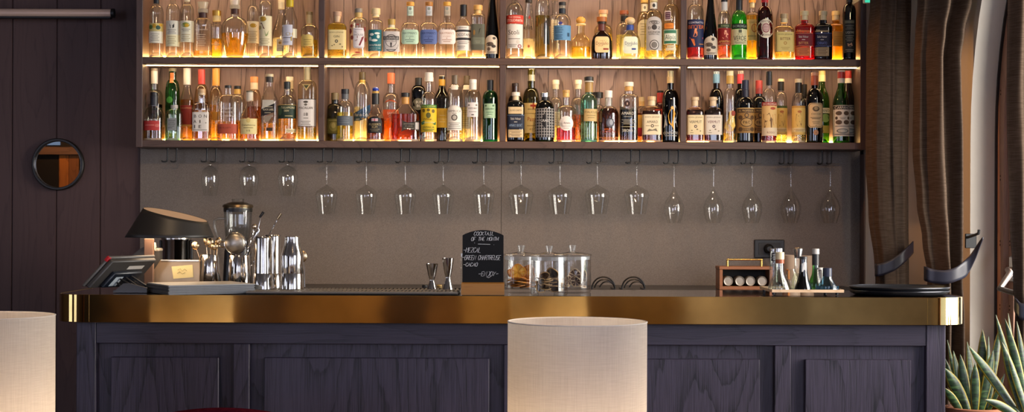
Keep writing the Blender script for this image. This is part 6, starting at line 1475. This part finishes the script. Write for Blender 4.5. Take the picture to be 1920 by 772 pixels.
def bitters():
    zt=ZB; 
    zf=zt+.0125; xa,xb,ya,yb=X(1447,5.80,545),X(1582,5.80,545),5.795,6.085
    t=thing('serving_tray',((xa+xb)/2,(ya+yb)/2,zt),'thin pale wood tray of small bottles at the right of the bar','tray')
    wd_=wood('#e6c49e','#c49c74','x',6,8,.4)
    obj('tray_floor',MB().box((xa+.004,ya+.004,zf),(xb-.004,yb-.004,zf+.0035)),metal('#4a3e36',.08),t,0)
    m=MB(); o=[(xa,ya),(xb,ya),(xb,yb),(xa,yb)]; i_=[(xa+.005,ya+.005),(xb-.005,ya+.005),(xb-.005,yb-.005),(xa+.005,yb-.005)]
    z0,z1=zf-.001,zf+.0095
    m.add([(x,y,z) for z in (z0,z1) for q in (o,i_) for x,y in q],[f for k in range(4) for j in ((k+1)%4,) for f in ((k,j,8+j,8+k),(4+k,12+k,12+j,4+j),(8+k,8+j,12+j,12+k),(k,4+k,4+j,j))])
    obj('rim',m,wd_,t,0,fix=True)
    for x,y in i_: obj('foot',MB().lathe([(.006,zt),(.006,zf-.0011)],(x+(.01 if x<(xa+xb)/2 else -.01),y+(.05 if y<5.9 else -.01),0),seg=14),BLACK,t)
    Z0=zf+.0038
    def bot(cx,d,prof,g,liq,caps,lab,name='bitters_bottle',labs=(),n=2,body=None):
        k=d/F; x=X(cx,d,520)
        s=thing(name,(x,d,Z0),lab,'small bottle','bitters bottles on the tray')
        pf=[(h*k,max(Z(y,d,cx),Z0)) for h,y in prof]; pf[0]=(pf[0][0],Z0); pf=[(a,b+i*1e-5) for i,(a,b) in enumerate(pf)]
        obj('glass',MB().lathe(pf,(x,d,0),seg=28,n=n),body or glass(g),s,50)
        if liq:
            z1=Z(liq[1],d,cx); lp=[(max(.0005,a-.0018),b) for a,b in pf if Z0+.003<b<z1]
            if lp: lp=[(lp[0][0],Z0+.003)]+lp+[(lp[-1][0]*.98,z1)]; obj('liquid',MB().lathe(lp,(x,d,0),seg=28,n=n),liquid(liq[0]),s,50)
        for i,(h,ya,yb,c) in enumerate(caps):
            z1,z0_=Z(ya,d,cx),Z(yb,d,cx)
            if c=='steelpour':
                obj('pourer',MB().lathe([(h*.7*k,z0_),(h*.75*k,z0_+.004),(h*k,z1-.008),(h*k*1.02,z1-.005),(h*.6*k,z1-.001),(h*.2*k,z1)],(x,d,0),seg=24),metal('#c9c2ba',.2),s,40)
            else: obj('cap' if i==0 else 'collar',MB().lathe([(h*k+.0006,z0_),(h*k+.0004,z1-.0008),(h*k-.0006,z1)],(x,d,0),seg=24),capm(c),s,40)
        for it in labs:
            fl=Flat()
            def rad(z):
                for (r0,z0),(r1,z1) in zip(pf,pf[1:]):
                    if z0<=z<=z1: return r0+(r1-r0)*((z-z0)/max(1e-9,z1-z0))
                return pf[-1][0]
            def place(u,v,lift):
                z=Z(v,d,cx); q=rad(z)+lift+.0012; a=min(abs(u*k),q*.985); return (x+math.copysign(a,u),d-math.sqrt(q*q-a*a),z)
            fl.draw(it,place); fl.make('label',s)
        return s
    bot(1451,6.056,[(8,545),(8.4,543),(8.4,500),(7.2,490),(7,468)],CL,None,[(7.4,466,471,'silver')],'tall narrow clear bottle with black-on-clear lettering at tray left',labs=[[('r',-6,6,474,489,'#26262c'),('l',-4,4,477,4,3,'#c9c9cc')]])
    bot(1459.5,5.985,[(15,545),(18.5,542),(19,537),(15,525),(9,512),(7,500),(6.8,470)],CL,None,[(7.4,465,472,'silver')],'clear faceted flask with pale cap behind the cork-topped flask')
    bot(1462,5.857,[(17,547),(21.5,544),(21.6,540),(16,526),(9.5,515),(7.6,506),(7.4,490)],'#f2f5f0',None,[(7.9,472.5,486,'#d9c7a0'),(7.8,486,493.5,'#9a4a22')],'cork-topped conical clear flask with rust neck band, front left of tray',n=2)
    bot(1484,6.04,[(10,545),(13,541),(13.6,528),(12,516),(8,508),(7,504)],CL,None,[],'squat clear ribbed bottle without cap in the tray centre')
    bot(1496,5.955,[(10,545),(11.5,542),(12,526),(8.5,514),(6.8,506),(6.8,482)],CL,('#e8dccb',512),[(8.8,463.5,484,'steelpour')],'clear bottle with steel pourer behind the black bottle')
    bot(1506,5.86,[(15,547),(16.5,544.5),(16,540),(11,526),(8,512),(6.9,496),(6.6,482)],'#0e0c0d',None,[(7,480.5,486,'#1b1a1c')],'black conical bottle with torn white neck label',labs=[[('p',[(-4,494),(1,491),(5,492),(5,509),(-4,509)],'#c9c7c6')]])
    bot(1529,6.035,[(11,545),(12.5,543),(13,534),(11,524),(7,514),(6,506),(5.8,496)],'#57b04a',('#2f8a2a',530),[(6.6,466,476,'#b9b4ae'),(6.2,476,497,'#161618')],'green bottle with black neck and swing clip',labs=[])
    bot(1538,5.96,[(6,545),(6.4,543),(6.4,508),(5.8,504.5)],'#e6e2da',None,[(6,501.5,505,'#cfc9bf')],'small clear vial with grey stripes beside the blue flask',labs=[[('l',-6,6,508,7,2.6,'#8d8884')]])
    bot(1551,5.868,[(21,547),(23.4,545),(22.5,541),(15,531),(10,523),(8.4,517)],'#7fb0c8',('#4f7f98',536),[(8.4,502,518,'#1c2138')],'blue conical flask with navy cap, front right of tray')
    # swing clip of the green bottle
    # beige cups
    k=7.0/F
    for cx,hw_,top,lab in ((1484,19,478,'beige ceramic cup behind the tray bottles, with tan handle'),(1511,17,479,'second beige ceramic cup behind the black bottle')):
        d=7.0 if cx<1500 else 7.13; k=d/F; x=X(cx,d,500)
        c=thing('cup',(x,d,ZW),lab,'cup','beige cups on the back worktop')
        r=hw_*k
        obj('cup_body',MB().lathe([(r*.72,ZW),(r*.76,ZW+.004),(r*.98,Z(top+2,d,cx)),(r,Z(top,d,cx)),(r-.003,Z(top,d,cx)),(r*.72,ZW+.01),(.001,ZW+.009)],(x,d,0),seg=36,caps=(True,False)),plain('#b39a82',.5),c,40)
        if cx<1500: obj('cup_handle',MB().tube([(x-r*.55,d-r*.78,ZW+.09),(x-r*.5,d-r*1.25,ZW+.085),(x-r*.5,d-r*1.25,ZW+.05),(x-r*.55,d-r*.72,ZW+.045)],.005,8),plain('#c9813a',.5),c)
bitters()
def trays():
    d=5.92; cx=1685.5; k=d/F; x=X(cx,d,540); r=92.5*k
    bl=plain('#1d1e22',.35,0,.04)
    t=thing('round_tray',(x,d,ZB),'lower of two stacked round black trays on the bar','tray','round black serving trays')
    for i,nm in enumerate(('lower','upper')):
        z=ZB+i*.0135
        if i==0:
            obj('dish',MB().lathe([(r*.86,z),(r*.9,z+.001),(r*.975,z+.009),(r,z+.016),(r-.002,z+.017),(r*.96,z+.0115),(r*.89,z+.0045),(.01,z+.004)],(x,d,0),seg=72,caps=(True,False)),bl,t,50)
            obj('rim',MB().tube([(x+(r-.001)*math.cos(2*PI*q/72),d+(r-.001)*math.sin(2*PI*q/72),z+.0165) for q in range(72)],.0018,6,closed=True),metal('#55565c',.3),t)
        else: dup(t,(.001,.0,.0135),'upper of two stacked round black trays, its dish showing','round black serving trays')
trays()
# ---------------------------------------------------------------- camera, light, view
cd=bpy.data.cameras.new('camera'); cam=bpy.data.objects.new('camera',cd); COL.objects.link(cam)
cd.sensor_fit='HORIZONTAL'; cd.sensor_width=36; cd.lens=36*F/1920; cd.shift_y=(HY-386)/1920; cd.clip_end=60
cam.matrix_world=Matrix.Translation((0,0,ZC))@Matrix.Rotation(PI/2,4,'X')@Matrix.Rotation(ROLL,4,'Z')
S.camera=cam
wd=bpy.data.worlds.new('world'); S.world=wd; wd.use_nodes=True
wd.node_tree.nodes['Background'].inputs[0].default_value=lin('#cfdcf0'); wd.node_tree.nodes['Background'].inputs[1].default_value=2.2
# warm ceiling spots over the bar
for i,x in enumerate((-1.4,-.7,0,.7,1.4)):
    light('ceiling_spot_%d'%i,'SPOT',(x+.5,2.9,3.12),SPOTW,'#ffcf9c',.05,(x,7.4,1.42),24,.7)
light('ceiling_spot_near','SPOT',(.3,6.3,3.15),60,'#ffcf9c',.06,(0,7.4,1.2),100,.9)
for i,x in enumerate((-1.2,0,1.2)):
    light('bar_spot_%d'%i,'SPOT',(x,5.2,3.15),40,'#ffd9ac',.05,(x,6.0,1.1),60,.8)
light('curtain_spot','SPOT',(-.6,6.5,2.95),130,'#ffb46a',.04,(1.7,6.85,1.75),26,.6)
light('table_lamp_bulb','AREA',LAMPC,1.1,'#ffdcb4',.2,LAMPC-Vector((0,.0,1)))
# daylight outside the arched window
light('daylight_side','AREA',(3.6,5.2,1.9),370,'#fff3e6',2.4,(1.5,5.9,1.3),size_y=2.4)
# daylight from the front windows of the room, and two added fill lamps
light('daylight_right','AREA',(1.9,2.05,1.92),48,'#dbe3ff',1.6,(-.6,5.7,.8),size_y=1.3)
light('added_room_fill','AREA',(-1.2,-1.6,3.15),170,'#ffe0bc',1.5,(-1.2,-3.6,.4))  # warm fill added to brighten the rear wall reflected in the brass
light('daylight_front_b','AREA',(-3.6,-3.9,1.9),60,'#d6dcff',1.3,(0,5.7,.9),size_y=1.8)
light('added_door_spot','SPOT',(-5.3,-3.2,3.1),60,'#ffb060',.04,(-5.47,-4.05,1.9),50,.5)  # spot added to brighten the doors reflected in the mirror
vs=S.view_settings
S.display_settings.display_device='sRGB'; vs.view_transform='Standard'; vs.look='None'; vs.exposure=0.0; vs.gamma=1.0; vs.use_curve_mapping=False
cy=S.cycles
cy.max_bounces=12; cy.diffuse_bounces=3; cy.glossy_bounces=4; cy.transmission_bounces=6; cy.transparent_max_bounces=40
cy.sample_clamp_indirect=4.0; cy.caustics_reflective=False; cy.caustics_refractive=False
cy.use_denoising=True; cy.blur_glossy=.5
